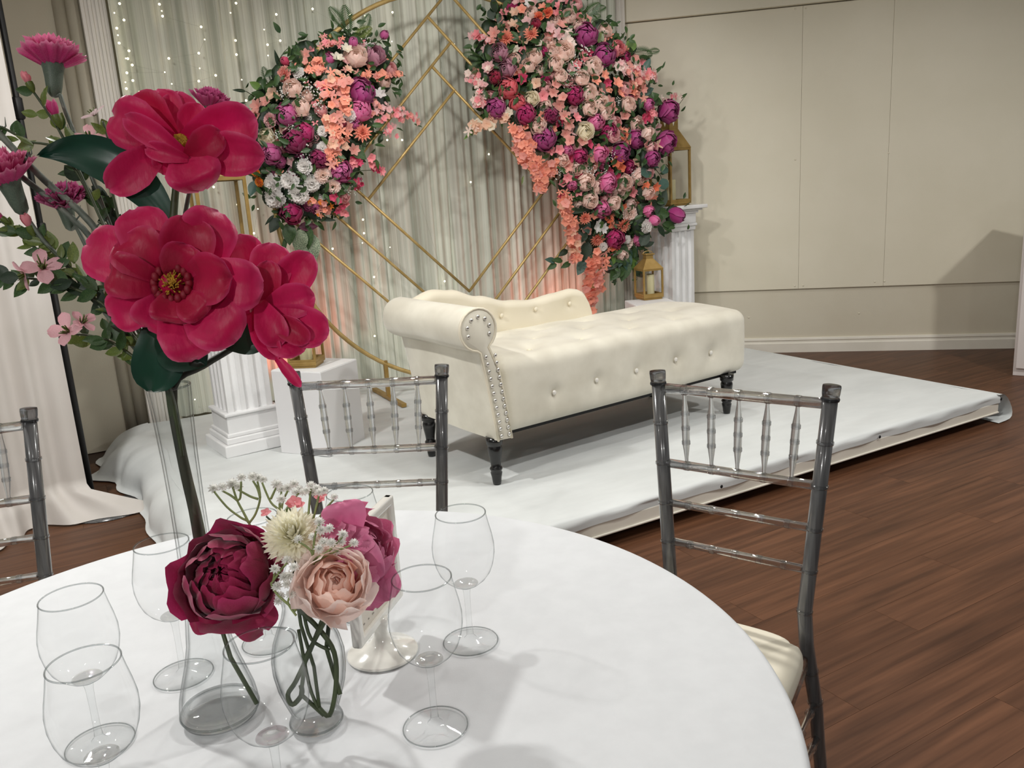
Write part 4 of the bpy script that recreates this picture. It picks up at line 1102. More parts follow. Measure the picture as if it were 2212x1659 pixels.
# ------------------------------------------------------------------ floral swags on the arch
def L1(X, Y): return (500 + X / 2.962, Y / 2.962, 1 / 2.962)
def R1(X, Y): return (980 + X / 3.95, Y / 3.95, 1 / 3.95)
def R2(X, Y): return (980 + X / 3.352, 300 + Y / 3.352, 1 / 3.352)
srg = random.Random(21)
def loc_ring(px, py, m):
    p = at_plane(px, py, RO + RN * m, RN) - RO
    return Vector((p.dot(RH), -m, p.z)), depth(RO + p)
class Swag:
    def __init__(s, label, c, r):
        s.t = thing('floral_swag', label, 'floral arrangement', RO, rrz, 'floral swags on the arch'); s.c = c; s.r = r; s.pts = []; s.placed = []
    def m_at(s, px, py):
        d = math.hypot((px - s.c[0]) / s.r[0], (py - s.c[1]) / s.r[1])
        return 0.06 + 0.16 * max(0.0, 1 - d * d)
    def put(s, px, py, Dpx, kind, col, dm=0.0, face=None, label=None):
        m = s.m_at(px, py) + dm + srg.uniform(-.015, .015) + (0.10 if px > 1390 else 0)
        P, dep = loc_ring(px, py, m); R_ = Dpx * dep / FPX / 2
        dx, dy = (px - s.c[0]) / s.r[0], (py - s.c[1]) / s.r[1]
        f = Vector((dx * .75 + srg.uniform(-.25, .25) - .35, -1, -dy * .6 + srg.uniform(-.2, .2) + .1)) if face is None else Vector(face)
        if kind in 'BFG' and face is None: f = f + Vector((srg.uniform(-.4, .4), 0, srg.uniform(-.4, .4)))
        R = f.to_track_quat('Z', 'Y').to_matrix() @ Matrix.Rotation(srg.uniform(0, 6.3), 3, 'Z')
        k_ = {'P': 1.0, 'R': 1.02, 'T': .95, 'F': 1.0, 'B': 1.0, 'C': 1.0, 'D': 1.0, 'G': 1.0}[kind]
        me = srg.choice(FM[kind])
        if Dpx > 15 and kind != 'G': s.placed.append((px, py, Dpx / 2))
        place(me, NAMES[kind], s.t, P, R, R_ * k_, M['gyp'] if kind == 'G' else PM[col], label, 'stuff' if kind == 'G' else None)
        if Dpx > 24 and kind in 'PRCDT': s.pts.append((P, R_))
    def leaf(s, px, py, Dpx, kind, mt, ang=None, dm=-.03):
        m = s.m_at(px, py) + dm + (0.10 if px > 1390 else 0); P, dep = loc_ring(px, py, m); L = Dpx * dep / FPX
        a = math.radians(ang) if ang is not None else math.atan2(-(py - s.c[1]), px - s.c[0]) + srg.uniform(-.6, .6)
        dv = Vector((cos(a), -srg.uniform(-.05, .35), sin(a))); nv = Vector((srg.uniform(-.4, .4) - .3, -1, srg.uniform(0, .6)))
        place(LM[kind], 'fern_frond' if kind == 'fern' else 'leaf', s.t, P - dv.normalized() * L * .4, frame_dir(dv, nv), L, M[mt])
    def spray(s, pts, n, width, size, cols, kinds='B', dm=0.0):
        pts = [Vector(p[:2]) for p in pts]; seg_ = [(b - a).length for a, b in zip(pts, pts[1:])]; tot = sum(seg_)
        n = int(n * 1.25)
        for i in range(n):
            q = (i + .5) / n * tot
            for k, L in enumerate(seg_):
                if q <= L or k == len(seg_) - 1: c = pts[k].lerp(pts[k + 1], min(1, q / L)); break
                q -= L
            wv = width * (1 - .55 * (i / n) ** 2) / 2
            s.put(c.x + srg.uniform(-wv, wv), c.y + srg.uniform(-wv, wv) * .7, size * srg.uniform(.65, 1.1), srg.choice(kinds), srg.choice(cols), dm + srg.uniform(-.03, .03))
    def fill(s, poly, n, dmin, recipe):
        def inside(x, y):
            c = False; j = len(poly) - 1
            for i in range(len(poly)):
                if (poly[i][1] > y) != (poly[j][1] > y) and x < (poly[j][0] - poly[i][0]) * (y - poly[i][1]) / (poly[j][1] - poly[i][1]) + poly[i][0]: c = not c
                j = i
            return c
        xs = [p[0] for p in poly]; ys = [p[1] for p in poly]; got = []; tries = 0
        s.fillpts = []
        while len(got) < n and tries < 6000:
            tries += 1; x, y = srg.uniform(min(xs), max(xs)), srg.uniform(min(ys), max(ys))
            if not inside(x, y): continue
            P, _ = loc_ring(x, y, 0.02)
            if len(s.fillpts) < 120: s.fillpts.append((P, .05))
            if any((x - a) ** 2 + (y - b) ** 2 < (r * .85 + dmin) ** 2 for a, b, r in s.placed + got): continue
            kind, col, D = srg.choice(recipe); got.append((x, y, D / 2)); s.put(x, y, D * srg.uniform(.85, 1.1), kind, col, -.035)
        for _ in range(n if n > 60 else 22):
            x, y = srg.uniform(min(xs), max(xs)), srg.uniform(min(ys), max(ys))
            if inside(x, y): s.leaf(x, y, srg.uniform(24, 40), srg.choice(['broad', 'point']), srg.choice(['leaf', 'leaf_deep', 'leaf_deep', 'euc']), None, -.05)
    def backing(s, poly_pts, rad):
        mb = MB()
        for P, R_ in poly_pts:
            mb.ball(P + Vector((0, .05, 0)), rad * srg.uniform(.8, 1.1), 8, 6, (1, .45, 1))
        mb.build('dark_backing', M['leaf_deep'], s.t, kind='stuff')  # dark balls added behind the blooms to block light and the curtain
        mb = MB()
        for P, R_ in poly_pts:
            for _ in range(14):
                q = P + Vector((srg.gauss(0, .06), srg.uniform(-.03, .07), srg.gauss(0, .06))); L = srg.uniform(.03, .065)
                a = srg.uniform(0, 6.3); R = frame_dir(Vector((cos(a), srg.uniform(-.6, .3), sin(a))), Vector((srg.uniform(-1, 1), -1, srg.uniform(-1, 1))))
                o = len(mb.v); vs = [q + R @ (v.co * L) for v in LM['point'].vertices]
                mb.add(vs[::1], [tuple(p.vertices) for p in LM['point'].polygons])
        mb.build('filler_foliage', M['leaf'], s.t, kind='stuff')
LS = Swag('left floral swag of peonies, roses and coral blossoms on the gold arch', (712, 272), (150, 230))
def items(S_, fr, txt):
    for it in txt.split(';'):
        it = it.strip()
        if not it: continue
        X, Y, D, k, c = it.split(','); x, y, q = fr(float(X), float(Y)); S_.put(x, y, float(D) * q, k.strip(), c.strip())
items(LS, L1, """350,735,150,P,mauve;400,905,158,P,dmag;468,850,125,P,magenta;255,985,135,P,mauve;560,1020,125,P,dmag;700,1100,140,P,mauve;830,590,178,P,purple;820,708,145,P,pink;380,1355,150,P,magenta;
910,355,130,R,dmauve;780,268,66,T,mauve;978,222,58,T,mauve;390,570,105,R,blush;447,690,104,R,blush;230,880,100,R,cream;800,365,130,R,blush;680,370,90,F,cream;738,312,74,F,cream;
270,1170,125,C,white;378,1160,125,C,white;282,1258,145,C,white;430,1240,130,C,white;515,1170,120,C,white;585,1120,105,C,blush;650,1190,95,C,blush;470,1065,100,C,white;580,840,75,C,white;585,950,85,C,white;752,735,95,C,white;950,600,85,F,white;
250,770,95,C,ltpink;838,850,128,D,coral;342,475,105,C,salmon;530,430,70,B,coral;575,440,60,B,coral;490,445,60,B,coral;545,470,55,B,salmon;580,555,85,F,rosepink;560,545,70,B,salmon;
260,600,95,F,peach;160,680,100,F,salmon;150,745,90,F,salmon;215,650,80,B,salmon;300,620,60,B,peach;155,1100,62,C,amber;180,1165,62,C,amber;150,1075,55,C,amber;340,390,60,T,berry;700,790,70,P,red;
460,490,110,G,white;340,600,120,G,white;540,600,140,G,white;560,680,120,G,white;300,870,110,G,white;390,820,100,G,white;450,985,130,G,white;875,290,110,G,white;740,1220,110,G,white;440,640,100,G,white;500,560,110,G,white""")
def P1(*a): return [L1(*q) for q in a]
LS.spray(P1((600, 240), (690, 270), (560, 300)), 16, 34, 17, ['coral', 'salmon', 'rosepink'])
LS.spray(P1((490, 400), (540, 400), (580, 440), (520, 470)), 16, 26, 17, ['coral', 'salmon'])
LS.spray(P1((710, 450), (640, 560), (700, 660), (640, 730), (710, 850), (650, 950), (670, 1050)), 70, 52, 25, ['coral', 'coral', 'salmon', 'peach'], 'BBF', .03)
LS.spray(P1((830, 480), (930, 500), (1000, 470), (1085, 465)), 18, 22, 20, ['coral', 'salmon', 'coral'], 'FB')
LS.spray(P1((890, 680), (980, 700), (1060, 730), (1180, 765)), 40, 44, 16, ['ltpink', 'rosepink', 'ltpink', 'salmon'], 'BF')
LS.spray(P1((960, 760), (1000, 820), (1040, 860)), 12, 34, 16, ['ltpink', 'rosepink'], 'B')
LS.spray(P1((890, 1000), (900, 1080), (970, 1090)), 8, 16, 20, ['berry', 'rosepink'], 'F')
LS.spray(P1((640, 1250), (720, 1290), (690, 1345), (750, 1375)), 10, 16, 18, ['berry', 'rosepink'], 'F')
LS.spray(P1((760, 1140), (830, 1170), (800, 1210)), 14, 22, 12, ['red', 'berry', 'dmag'], 'B')
LS.spray(P1((760, 1010), (830, 1030), (760, 1060)), 8, 20, 20, ['rosepink', 'berry'], 'F')
LS.spray(P1((500, 1280), (600, 1330), (560, 1380)), 22, 40, 14, ['salmon', 'coral', 'amber'], 'B')
for X, Y, D, k, mt, a in ((160, 550, 80, 'broad', 'leaf_bright', 150), (185, 612, 100, 'broad', 'leaf', 160), (90, 705, 70, 'broad', 'leaf', 200), (270, 690, 90, 'broad', 'leaf', 220), (940, 420, 150, 'broad', 'leaf_deep', 20), (985, 330, 80, 'point', 'leaf_deep', 60),
    (290, 1100, 120, 'broad', 'leaf_wine', 110), (400, 1095, 130, 'broad', 'leaf_wine', 20), (280, 1430, 120, 'broad', 'leaf_deep', 230), (370, 1480, 150, 'broad', 'leaf', 260), (440, 1530, 170, 'broad', 'leaf_var', 255), (505, 1560, 200, 'broad', 'leaf_var', 275), (480, 1450, 130, 'point', 'leaf_wine', 0),
    (470, 1500, 190, 'broad', 'leaf', 265), (140, 1195, 110, 'broad', 'euc', 240), (60, 1090, 110, 'point', 'euc', 170), (600, 400, 90, 'broad', 'leaf', 90), (590, 1400, 130, 'slim', 'leaf_deep', 350), (850, 170, 150, 'fern', 'leaf', 60), (740, 150, 180, 'fern', 'leaf', 100), (690, 130, 160, 'fern', 'leaf', 130),
    (820, 220, 160, 'fern', 'leaf_yellow', 30), (230, 500, 120, 'fern', 'leaf', 110), (300, 400, 130, 'slim', 'leaf_deep', 110), (430, 380, 140, 'fern', 'leaf', 100), (520, 330, 120, 'fern', 'leaf_deep', 120), (900, 750, 100, 'point', 'leaf', 0), (800, 970, 130, 'broad', 'leaf', 320), (830, 760, 90, 'point', 'leaf', 10), (560, 760, 120, 'broad', 'leaf_deep', 260),
    (500, 740, 130, 'broad', 'leaf_deep', 200), (640, 420, 120, 'broad', 'leaf_deep', 60), (450, 1140, 120, 'point', 'leaf', 250), (250, 1400, 90, 'slim', 'leaf_deep', 220), (340, 1560, 120, 'slim', 'leaf', 250), (1190, 800, 60, 'slim', 'leaf', 340), (1090, 480, 50, 'slim', 'leaf_deep', 350), (60, 580, 90, 'slim', 'leaf_deep', 175), (70, 660, 60, 'slim', 'leaf_deep', 190)):
    x, y, q = L1(X, Y); LS.leaf(x, y, D * q, k, mt, a)
LS.fill([(690, 90), (760, 75), (830, 110), (850, 150), (820, 200), (840, 250), (800, 300), (760, 370), (740, 450), (690, 460), (620, 440), (580, 410), (565, 330), (545, 240), (600, 180), (640, 130)], 46, 5,
    [('R', 'blush', 26), ('F', 'salmon', 24), ('B', 'coral', 20), ('F', 'ltpink', 24), ('R', 'ltpink', 24), ('P', 'mauve', 28), ('B', 'rosepink', 18), ('C', 'white', 26)])
LS.backing(LS.pts + LS.fillpts[:70], 0.07)
RS = Swag('right floral swag of purple peonies, blush roses and coral blossoms on the gold arch', (1235, 230), (215, 300))
items(RS, R1, """1130,300,200,P,purple;1285,470,195,P,purple;1840,950,195,P,purple;1815,1220,200,P,purple;1700,1350,140,P,purple;1555,1180,175,P,purple;1430,1300,175,P,purple;765,1185,205,P,purple;360,925,175,P,purple;1320,1130,155,P,magenta;1030,815,155,P,magenta;610,975,175,P,magenta;1080,1335,135,P,magenta;830,985,130,P,dmag;
460,760,180,P,corred;540,880,155,P,corred;350,660,115,P,red;1215,1035,155,P,pink;1250,1310,155,P,pink;1315,1560,170,P,pink;1665,890,110,P,mauve;450,590,150,R,dmauve;390,450,140,R,dmauve;690,490,125,R,blush;850,440,115,R,blush;940,445,155,R,blush;1190,572,145,R,blush;1150,790,135,R,blush;1090,670,115,R,blush;1255,880,115,R,blush;1160,920,125,R,blush;1290,960,115,R,blush;1490,890,115,R,blush;1560,1060,115,R,blush;720,1075,125,R,blush;665,845,115,R,cream;1120,1120,135,R,cream;1140,1550,125,R,blush;1460,1560,125,R,blush;1580,1500,135,R,blush;910,650,105,R,blush;640,560,110,R,blush;1400,415,120,R,rosepink;870,540,120,R,blush;1350,1150,120,R,ltpink;
870,720,100,F,salmon;850,790,90,F,salmon;760,820,110,F,rosepink;930,830,95,F,salmon;900,900,110,F,salmon;760,990,95,F,coral;950,990,110,F,salmon;980,1060,110,F,salmon;1210,680,110,F,coral;1290,640,90,F,coral;1400,710,110,F,coral;1420,800,100,F,coral;1255,790,80,F,salmon;1460,990,100,F,salmon;990,1200,110,F,salmon;1100,1200,105,F,salmon;1160,1350,100,F,salmon;1210,1410,90,F,salmon;900,1280,100,F,rosepink;970,1420,110,F,salmon;590,670,105,F,berry;700,710,110,F,peach;1160,1230,90,F,berry;1230,1280,100,F,rosepink;1350,930,90,F,salmon;1480,1200,100,F,coral;1390,1370,120,F,orange;1430,1430,90,F,orange;1340,1000,95,F,ltpink;1050,1000,95,F,rosepink;390,870,110,F,ltpink;1760,1230,90,F,peach;1560,1380,95,F,peach;1680,930,100,F,rosepink;1610,1380,100,F,peach;
450,325,150,D,coral;665,290,135,D,coral;800,105,100,C,orange;725,145,95,C,orange;890,50,75,F,rosepink;880,110,80,F,rosepink;680,25,90,F,ltpink;640,30,80,F,white;535,20,80,F,ltpink;520,105,95,F,peach;510,205,95,F,peach;620,185,95,F,ltpink;820,240,100,F,ltpink;610,340,95,F,peach;530,420,80,F,cream;720,370,85,F,cream;900,290,110,F,ltpink;980,270,80,F,blush;970,335,110,F,blush;1000,380,100,F,blush;580,80,90,F,coral;570,250,90,F,coral;700,230,80,F,salmon;760,60,80,F,coral;340,280,110,F,salmon;320,350,90,F,salmon;540,340,80,F,coral;700,200,90,P,red;
1120,440,170,G,white;1040,560,160,G,white;1010,640,140,G,white;960,740,110,G,white;1330,1330,130,G,white;1160,1460,140,G,white;1270,1460,120,G,white;1390,860,90,G,white;1510,1470,110,G,white;900,1470,120,G,white""")
items(RS, R2, """1120,322,125,P,pink;1076,510,125,P,pink;1170,725,140,P,magenta;1620,552,115,T,purple;1455,590,80,T,pink;985,445,105,R,blush;1160,462,95,R,blush;1235,312,95,R,blush;1345,265,115,R,blush;955,310,110,R,blush;1040,340,95,R,blush;1270,540,115,C,blush;1332,612,125,C,blush;1388,632,105,C,white;1080,780,70,C,white;1252,727,65,C,white;1040,632,100,F,white;1085,650,80,F,white;
1225,625,125,D,coral;1038,722,125,D,coral;950,572,105,D,coral;1375,340,60,B,orange;1400,335,55,B,orange;1462,350,75,F,orange;1335,430,80,B,coral;1350,480,80,F,salmon;1290,385,95,F,rosepink;1345,385,80,F,ltpink;1440,440,95,F,coral;1225,490,75,F,orange;1330,460,60,B,orange;825,278,75,F,rosepink;1150,790,60,B,orange;1120,800,50,B,coral;1185,790,45,B,orange;780,405,60,F,berry;1060,1010,70,F,coral""")
def P2(*a): return [R1(*q) for q in a]
def P3(*a): return [R2(*q) for q in a]
pk = ['ltpink', 'ltpink', 'rosepink', 'blush']
RS.spray(P2((170, 290), (250, 320), (300, 360)), 9, 16, 18, ['rosepink', 'ltpink'], 'F')
RS.spray(P2((140, 640), (200, 690), (240, 740), (220, 820), (195, 880), (250, 900)), 34, 26, 17, pk, 'BF')
RS.spray(P2((290, 540), (310, 600)), 8, 18, 20, pk, 'F')
RS.spray(P2((480, 970), (380, 1000), (290, 1040), (200, 1080), (150, 1130)), 26, 30, 24, ['peach', 'blush', 'peach', 'cream'], 'FB')
RS.spray(P2((560, 1110), (600, 1220), (620, 1320), (700, 1420), (740, 1500), (740, 1620)), 70, 40, 22, ['coral', 'coral', 'salmon'], 'BBF', .02)
RS.spray(P2((830, 1380), (800, 1450), (820, 1520)), 14, 26, 22, ['coral', 'salmon'], 'B')
RS.spray(P2((1400, 560), (1500, 600), (1600, 620), (1720, 650)), 42, 40, 19, pk + ['salmon'], 'BF')
RS.spray(P2((1540, 660), (1570, 760), (1600, 860)), 24, 32, 22, ['coral', 'salmon', 'peach'], 'BF')
RS.spray(P2((1780, 860), (1880, 830), (1950, 815)), 14, 18, 15, pk, 'B')
RS.spray(P2((1600, 1000), (1700, 1000), (1690, 950)), 10, 26, 20, ['rosepink', 'berry'], 'F')
RS.spray(P2((1440, 1090), (1480, 1140), (1440, 1200)), 12, 20, 10, ['orange', 'coral'], 'B')
RS.spray(P3((810, 400), (800, 480), (830, 570), (860, 660), (870, 740), (885, 800), (880, 890)), 66, 26, 22, ['coral', 'salmon', 'coral', 'peach'], 'BBF', .02)
RS.spray(P3((1045, 840), (1050, 900), (1000, 980), (1020, 1050), (980, 1090), (985, 1170), (975, 1260)), 74, 38, 23, ['coral', 'coral', 'salmon'], 'BBF', .04)
RS.spray(P3((1100, 560), (1140, 590), (1130, 640)), 14, 20, 10, ['coral', 'orange'], 'B')
for X, Y, D, k, mt, a in ((350, 60, 110, 'round', 'leaf_deep', 120), (330, 120, 100, 'round', 'leaf_deep', 200), (395, 150, 90, 'round', 'leaf_deep', 270), (465, 75, 130, 'round', 'leaf', 80), (1000, 40, 90, 'round', 'leaf_deep', 60), (970, 75, 80, 'point', 'leaf', 60), (1150, 110, 220, 'fern', 'leaf', 40), (1230, 80, 160, 'fern', 'leaf', 20), (1170, 150, 160, 'fern', 'leaf', 10),
    (1508, 395, 115, 'round', 'leaf_bright', 45), (1580, 450, 230, 'fern', 'leaf', 355), (1690, 440, 130, 'fern', 'leaf', 10), (1740, 600, 120, 'slim', 'leaf', 35), (1790, 560, 70, 'slim', 'leaf', 60), (1690, 830, 140, 'broad', 'leaf', 20), (1720, 860, 130, 'broad', 'leaf', 340), (1570, 950, 170, 'broad', 'leaf_deep', 190), (1610, 900, 130, 'broad', 'leaf_deep', 130), (1680, 1020, 140, 'broad', 'leaf', 300), (1960, 820, 90, 'slim', 'leaf', 30), (1640, 1140, 90, 'point', 'leaf_deep', 40), (1640, 1200, 90, 'broad', 'leaf_deep', 300),
    (820, 620, 150, 'broad', 'leaf_deep', 100), (190, 480, 200, 'fern', 'leaf', 170), (210, 560, 200, 'fern', 'leaf', 210), (120, 620, 80, 'slim', 'leaf_yellow', 190), (130, 1150, 110, 'slim', 'leaf_bright', 210), (1650, 1460, 130, 'round', 'euc', 200), (1790, 1450, 90, 'round', 'euc', 10), (1790, 1560, 100, 'round', 'euc', 280), (1720, 1420, 80, 'slim', 'euc', 340), (560, 500, 130, 'broad', 'leaf_deep', 150), (760, 560, 120, 'broad', 'leaf_deep', 80), (690, 640, 100, 'point', 'leaf', 40), (730, 690, 100, 'point', 'leaf', 320), (830, 890, 110, 'slim', 'leaf', 240), (1500, 1290, 120, 'broad', 'leaf_deep', 320),
    (1380, 520, 110, 'broad', 'leaf', 350), (1340, 590, 110, 'point', 'leaf', 20), (1660, 750, 110, 'slim', 'leaf_deep', 80), (120, 320, 70, 'slim', 'leaf_deep', 190), (1250, 330, 110, 'broad', 'amber_leaf', 70), (590, 1530, 80, 'slim', 'leaf_yellow', 250), (1100, 60, 70, 'point', 'leaf', 90)):
    x, y, q = R1(X, Y); RS.leaf(x, y, D * q, k, mt if mt in M else 'leaf_yellow', a)
for X, Y, D, k, mt, a in ((1170, 850, 130, 'broad', 'leaf_bright', 260), (1290, 880, 130, 'broad', 'leaf_bright', 280), (1210, 850, 140, 'broad', 'euc', 250), (1250, 870, 150, 'broad', 'euc', 270), (1240, 940, 160, 'broad', 'leaf', 250), (1170, 960, 140, 'broad', 'leaf', 230), (1150, 900, 140, 'broad', 'leaf_deep', 210), (1300, 800, 130, 'broad', 'euc', 290), (1220, 800, 140, 'broad', 'leaf', 270), (1280, 800, 140, 'broad', 'leaf', 300), (1330, 960, 120, 'broad', 'leaf_deep', 320), (930, 920, 130, 'broad', 'euc', 230), (820, 910, 90, 'point', 'leaf', 200), (760, 880, 100, 'point', 'leaf', 170), (710, 880, 100, 'point', 'euc', 165), (720, 920, 90, 'point', 'leaf', 200), (800, 820, 100, 'point', 'leaf_deep', 200),
    (1440, 500, 180, 'broad', 'leaf_deep', 30), (1500, 450, 150, 'broad', 'leaf_deep', 60), (1490, 540, 150, 'broad', 'leaf', 350), (1380, 730, 130, 'broad', 'leaf_deep', 60), (1410, 765, 90, 'point', 'leaf_deep', 20), (1340, 780, 100, 'point', 'leaf', 340), (920, 400, 150, 'broad', 'leaf', 180), (905, 500, 150, 'broad', 'leaf_deep', 200), (880, 420, 110, 'broad', 'leaf', 160), (930, 700, 140, 'broad', 'leaf_deep', 220), (960, 800, 150, 'broad', 'leaf_deep', 250), (1090, 850, 140, 'broad', 'leaf_deep', 260), (1550, 620, 110, 'point', 'leaf', 350), (1540, 640, 100, 'point', 'leaf', 320), (1500, 660, 100, 'point', 'leaf_deep', 300), (1340, 300, 100, 'broad', 'leaf', 40), (1200, 400, 170, 'broad', 'leaf_yellow', 10)):
    x, y, q = R2(X, Y); RS.leaf(x, y, D * q, k, mt, a)
for X, Y in ((1250, 880), (1230, 940), (1170, 900), (1400, 520), (1300, 800), (1180, 820)):
    x, y, q = R2(X, Y); P, d_ = loc_ring(x, y, .02); RS.pts.append((P, .05))
RS.fill([(1045, 95), (1090, 10), (1140, -15), (1230, 0), (1295, 60), (1345, 90), (1410, 140), (1395, 250), (1440, 260), (1425, 330), (1410, 400), (1395, 510), (1345, 560), (1295, 560), (1245, 480), (1215, 400), (1185, 330), (1120, 255), (1040, 215), (1025, 150)], 110, 5,
    [('R', 'blush', 28), ('F', 'salmon', 25), ('F', 'rosepink', 24), ('B', 'coral', 20), ('F', 'ltpink', 25), ('R', 'ltpink', 26), ('P', 'magenta', 30), ('P', 'pink', 28), ('F', 'salmon', 26), ('R', 'blush', 26), ('F', 'berry', 22)])
RS.backing(RS.pts + RS.fillpts, 0.075)
# thin twigs carrying the outlying buds and sprays
for S_, a, b in ((LS, L1(880, 330), L1(978, 240)), (LS, L1(330, 480), L1(300, 390)), (LS, L1(300, 390), L1(370, 300)), (LS, L1(150, 620), L1(40, 575)), (LS, L1(700, 1120), L1(960, 1085)),
    (RS, R1(1560, 900), R1(1760, 960)), (RS, R1(1560, 1150), R1(1760, 1220)), (RS, R2(1380, 560), R2(1570, 555)), (RS, R1(1600, 1440), R1(1720, 1440)), (RS, R1(1720, 1440), R1(1790, 1570)), (RS, R1(1860, 980), R1(1990, 800)), (RS, R1(1500, 450), R1(1740, 440))):
    P, _ = loc_ring(a[0], a[1], S_.m_at(a[0], a[1]) - .02); Q, _ = loc_ring(b[0], b[1], S_.m_at(b[0], b[1]))
    MB().tube([P, P.lerp(Q, .5) + Vector((0, -.01, .008)), Q], [.0025, .002, .0015], 5).build('twig', M['stem_green'], S_.t)
# ------------------------------------------------------------------ tall vase
VB = at_z(478, 1545, TZZ); VB.z = TZZ
tv = thing('tall_vase', 'tall clear glass trumpet vase holding the magenta magnolia stems', 'vase', VB)
vp = [(0.0, 0.0005), (0.038, 0.0005), (0.043, 0.003), (0.0455, 0.009), (0.0455, 0.018), (0.0435, 0.032), (0.038, 0.052), (0.0315, 0.074), (0.0262, 0.098), (0.0228, 0.13), (0.0203, 0.175), (0.0190, 0.23), (0.0188, 0.28), (0.0196, 0.33), (0.0212, 0.37), (0.0235, 0.41)]
MB().lathe(vp[1:], 40).build('vase_wall', M['vase'], tv)
MB().lathe([(max(r - 0.0028, 0.001), z) for r, z in vp[4:]], 40).build('inner_wall', M['vase'], tv)
MB().lathe([(0.0, 0.0012), (0.0375, 0.0012), (0.0425, 0.004), (0.0440, 0.010), (0.0435, 0.0155), (0.040, 0.0125), (0.030, 0.0115), (0.0, 0.011)], 40).build('thick_base', M['glass_solid'], tv)
MB().tube([Vector((0.0225 * cos(2 * pi * q / 40), 0.0225 * sin(2 * pi * q / 40), 0.41)) for q in range(40)], 0.0014, 6, closed=True).build('rim', M['glass_rim'], tv)
MB().tube([Vector((0.0452 * cos(2 * pi * q / 40), 0.0452 * sin(2 * pi * q / 40), 0.010)) for q in range(40)], 0.0014, 6, closed=True).build('base_edge', M['glass_rim'], tv)

# ------------------------------------------------------------------ magnolias, petal by petal
M['magnolia'] = petal_mat('magnolia_petal', (190, 12, 74), (204, 22, 88), 0.12, 0.45, 0.15, edge=(226, 88, 140), vein=160)
M['magnolia_deep'] = petal_mat('magnolia_petal_deep', (168, 4, 54), (184, 10, 66), 0.12, 0.45, 0.15, edge=(212, 66, 120), vein=160)
CM = 0.01
def hero(parent, org, D, base, tip, W, d, m, nm='petal', cup=.2, curl=.3, ctrl=None, pointed=0.0, ruf=.05, seed=0, tilt=(0, 0), nu=14, nv=10, base_w=.35):
    """a petal (or leaf) from base to tip; d = towards-camera offsets in cm at base, middle and tip"""
    rg = random.Random(seed * 7 + int(tip[0]) * 3 + int(tip[1]))
    P0 = at_d(base[0], base[1], D - d[0] * CM); P2 = at_d(tip[0], tip[1], D - d[2] * CM)
    mx, my = ctrl if ctrl else ((base[0] + tip[0]) / 2, (base[1] + tip[1]) / 2)
    P1 = at_d(mx, my, D - d[1] * CM); P1 = P1 * 2 - (P0 + P2) / 2
    F = (CAM - (P0 + P2) / 2).normalized() + _r * tilt[0] - _d * tilt[1]
    wm = W * D / FPX; vs = []; rim = []; ph = rg.random() * 6.3
    for i in range(nu + 1):
        u = i / nu
        c = P0 * (1 - u) ** 2 + P1 * 2 * u * (1 - u) + P2 * u * u
        t = ((P1 - P0) * (1 - u) + (P2 - P1) * u).normalized()
        s = t.cross(F).normalized(); n = s.cross(t).normalized()
        if pointed: wd = wm * (sin(pi * min(1, 0.03 + 0.97 * u ** (.9 if pointed < 2 else 1.0))) ** (.85)) + 0.0004
        else:
            wd = wm * (base_w + (1 - base_w) * min(1, u / 0.5) ** .8) * (1 if u < 0.62 else math.sqrt(max(0.0, 1 - (max(0.0, u - 0.62) / 0.38) ** 2.2 * 0.97)))
        for j in range(nv + 1):
            v = -1 + 2 * j / nv
            lift = cup * wm * v * v * (0.4 + 0.6 * min(1, u * 2))
            lift -= curl * wm * max(0, (u - 0.72) / 0.28) ** 2
            lift -= curl * .5 * wm * max(0, (abs(v) - 0.75) / 0.25) ** 2 * u
            lift += ruf * wm * u * sin(v * 4.3 + ph) * (abs(v) ** 1.5) + ruf * .4 * wm * sin(v * 9 + u * 7 + ph) * u
            lift -= 0.03 * wm * math.exp(-(v / .08) ** 2)      # mid crease
            wob = 1 + .04 * sin(u * 6 + ph)
            vs.append(c + s * (v * wd * wob) + n * lift - org)
            rim.append(min(1.0, max(0, (abs(v) - .72) / .28) ** 2 * u * .6 + max(0, (u - .86) / .14) ** 2 * .7))
    mb = MB(); mb.rim = rim
    mb.add(vs, [(i * (nv + 1) + j, i * (nv + 1) + j + 1, (i + 1) * (nv + 1) + j + 1, (i + 1) * (nv + 1) + j) for i in range(nu) for j in range(nv)])
    return mb.build(nm, m, parent)
def ptube(parent, org, D, pts, r0, r1, nm, m, n=7, dz=None):
    k = len(pts); P = [at_d(p[0], p[1], D - (p[2] * CM if len(p) > 2 else 0)) - org for p in pts]
    Q = []      # smooth by catmull-rom
    for i in range(k - 1):
        a, b, c, d_ = P[max(i - 1, 0)], P[i], P[i + 1], P[min(i + 2, k - 1)]
        for q in range(4):
            t = q / 4; Q.append(0.5 * ((2 * b) + (c - a) * t + (2 * a - 5 * b + 4 * c - d_) * t * t + (3 * b - a - 3 * c + d_) * t ** 3))
    Q.append(P[-1])
    rs = [(r0 + (r1 - r0) * i / (len(Q) - 1)) * D / FPX for i in range(len(Q))]
    return MB().tube(Q, rs, n).build(nm, m, parent), Q
def flower_thing(nm, px, py, D, label, cat, group=None):
    o = at_d(px, py, D); return thing(nm, label, cat, o, 0, group), o
MOUTH = (367, 835)
DV = depth(VB + UP * 0.41)
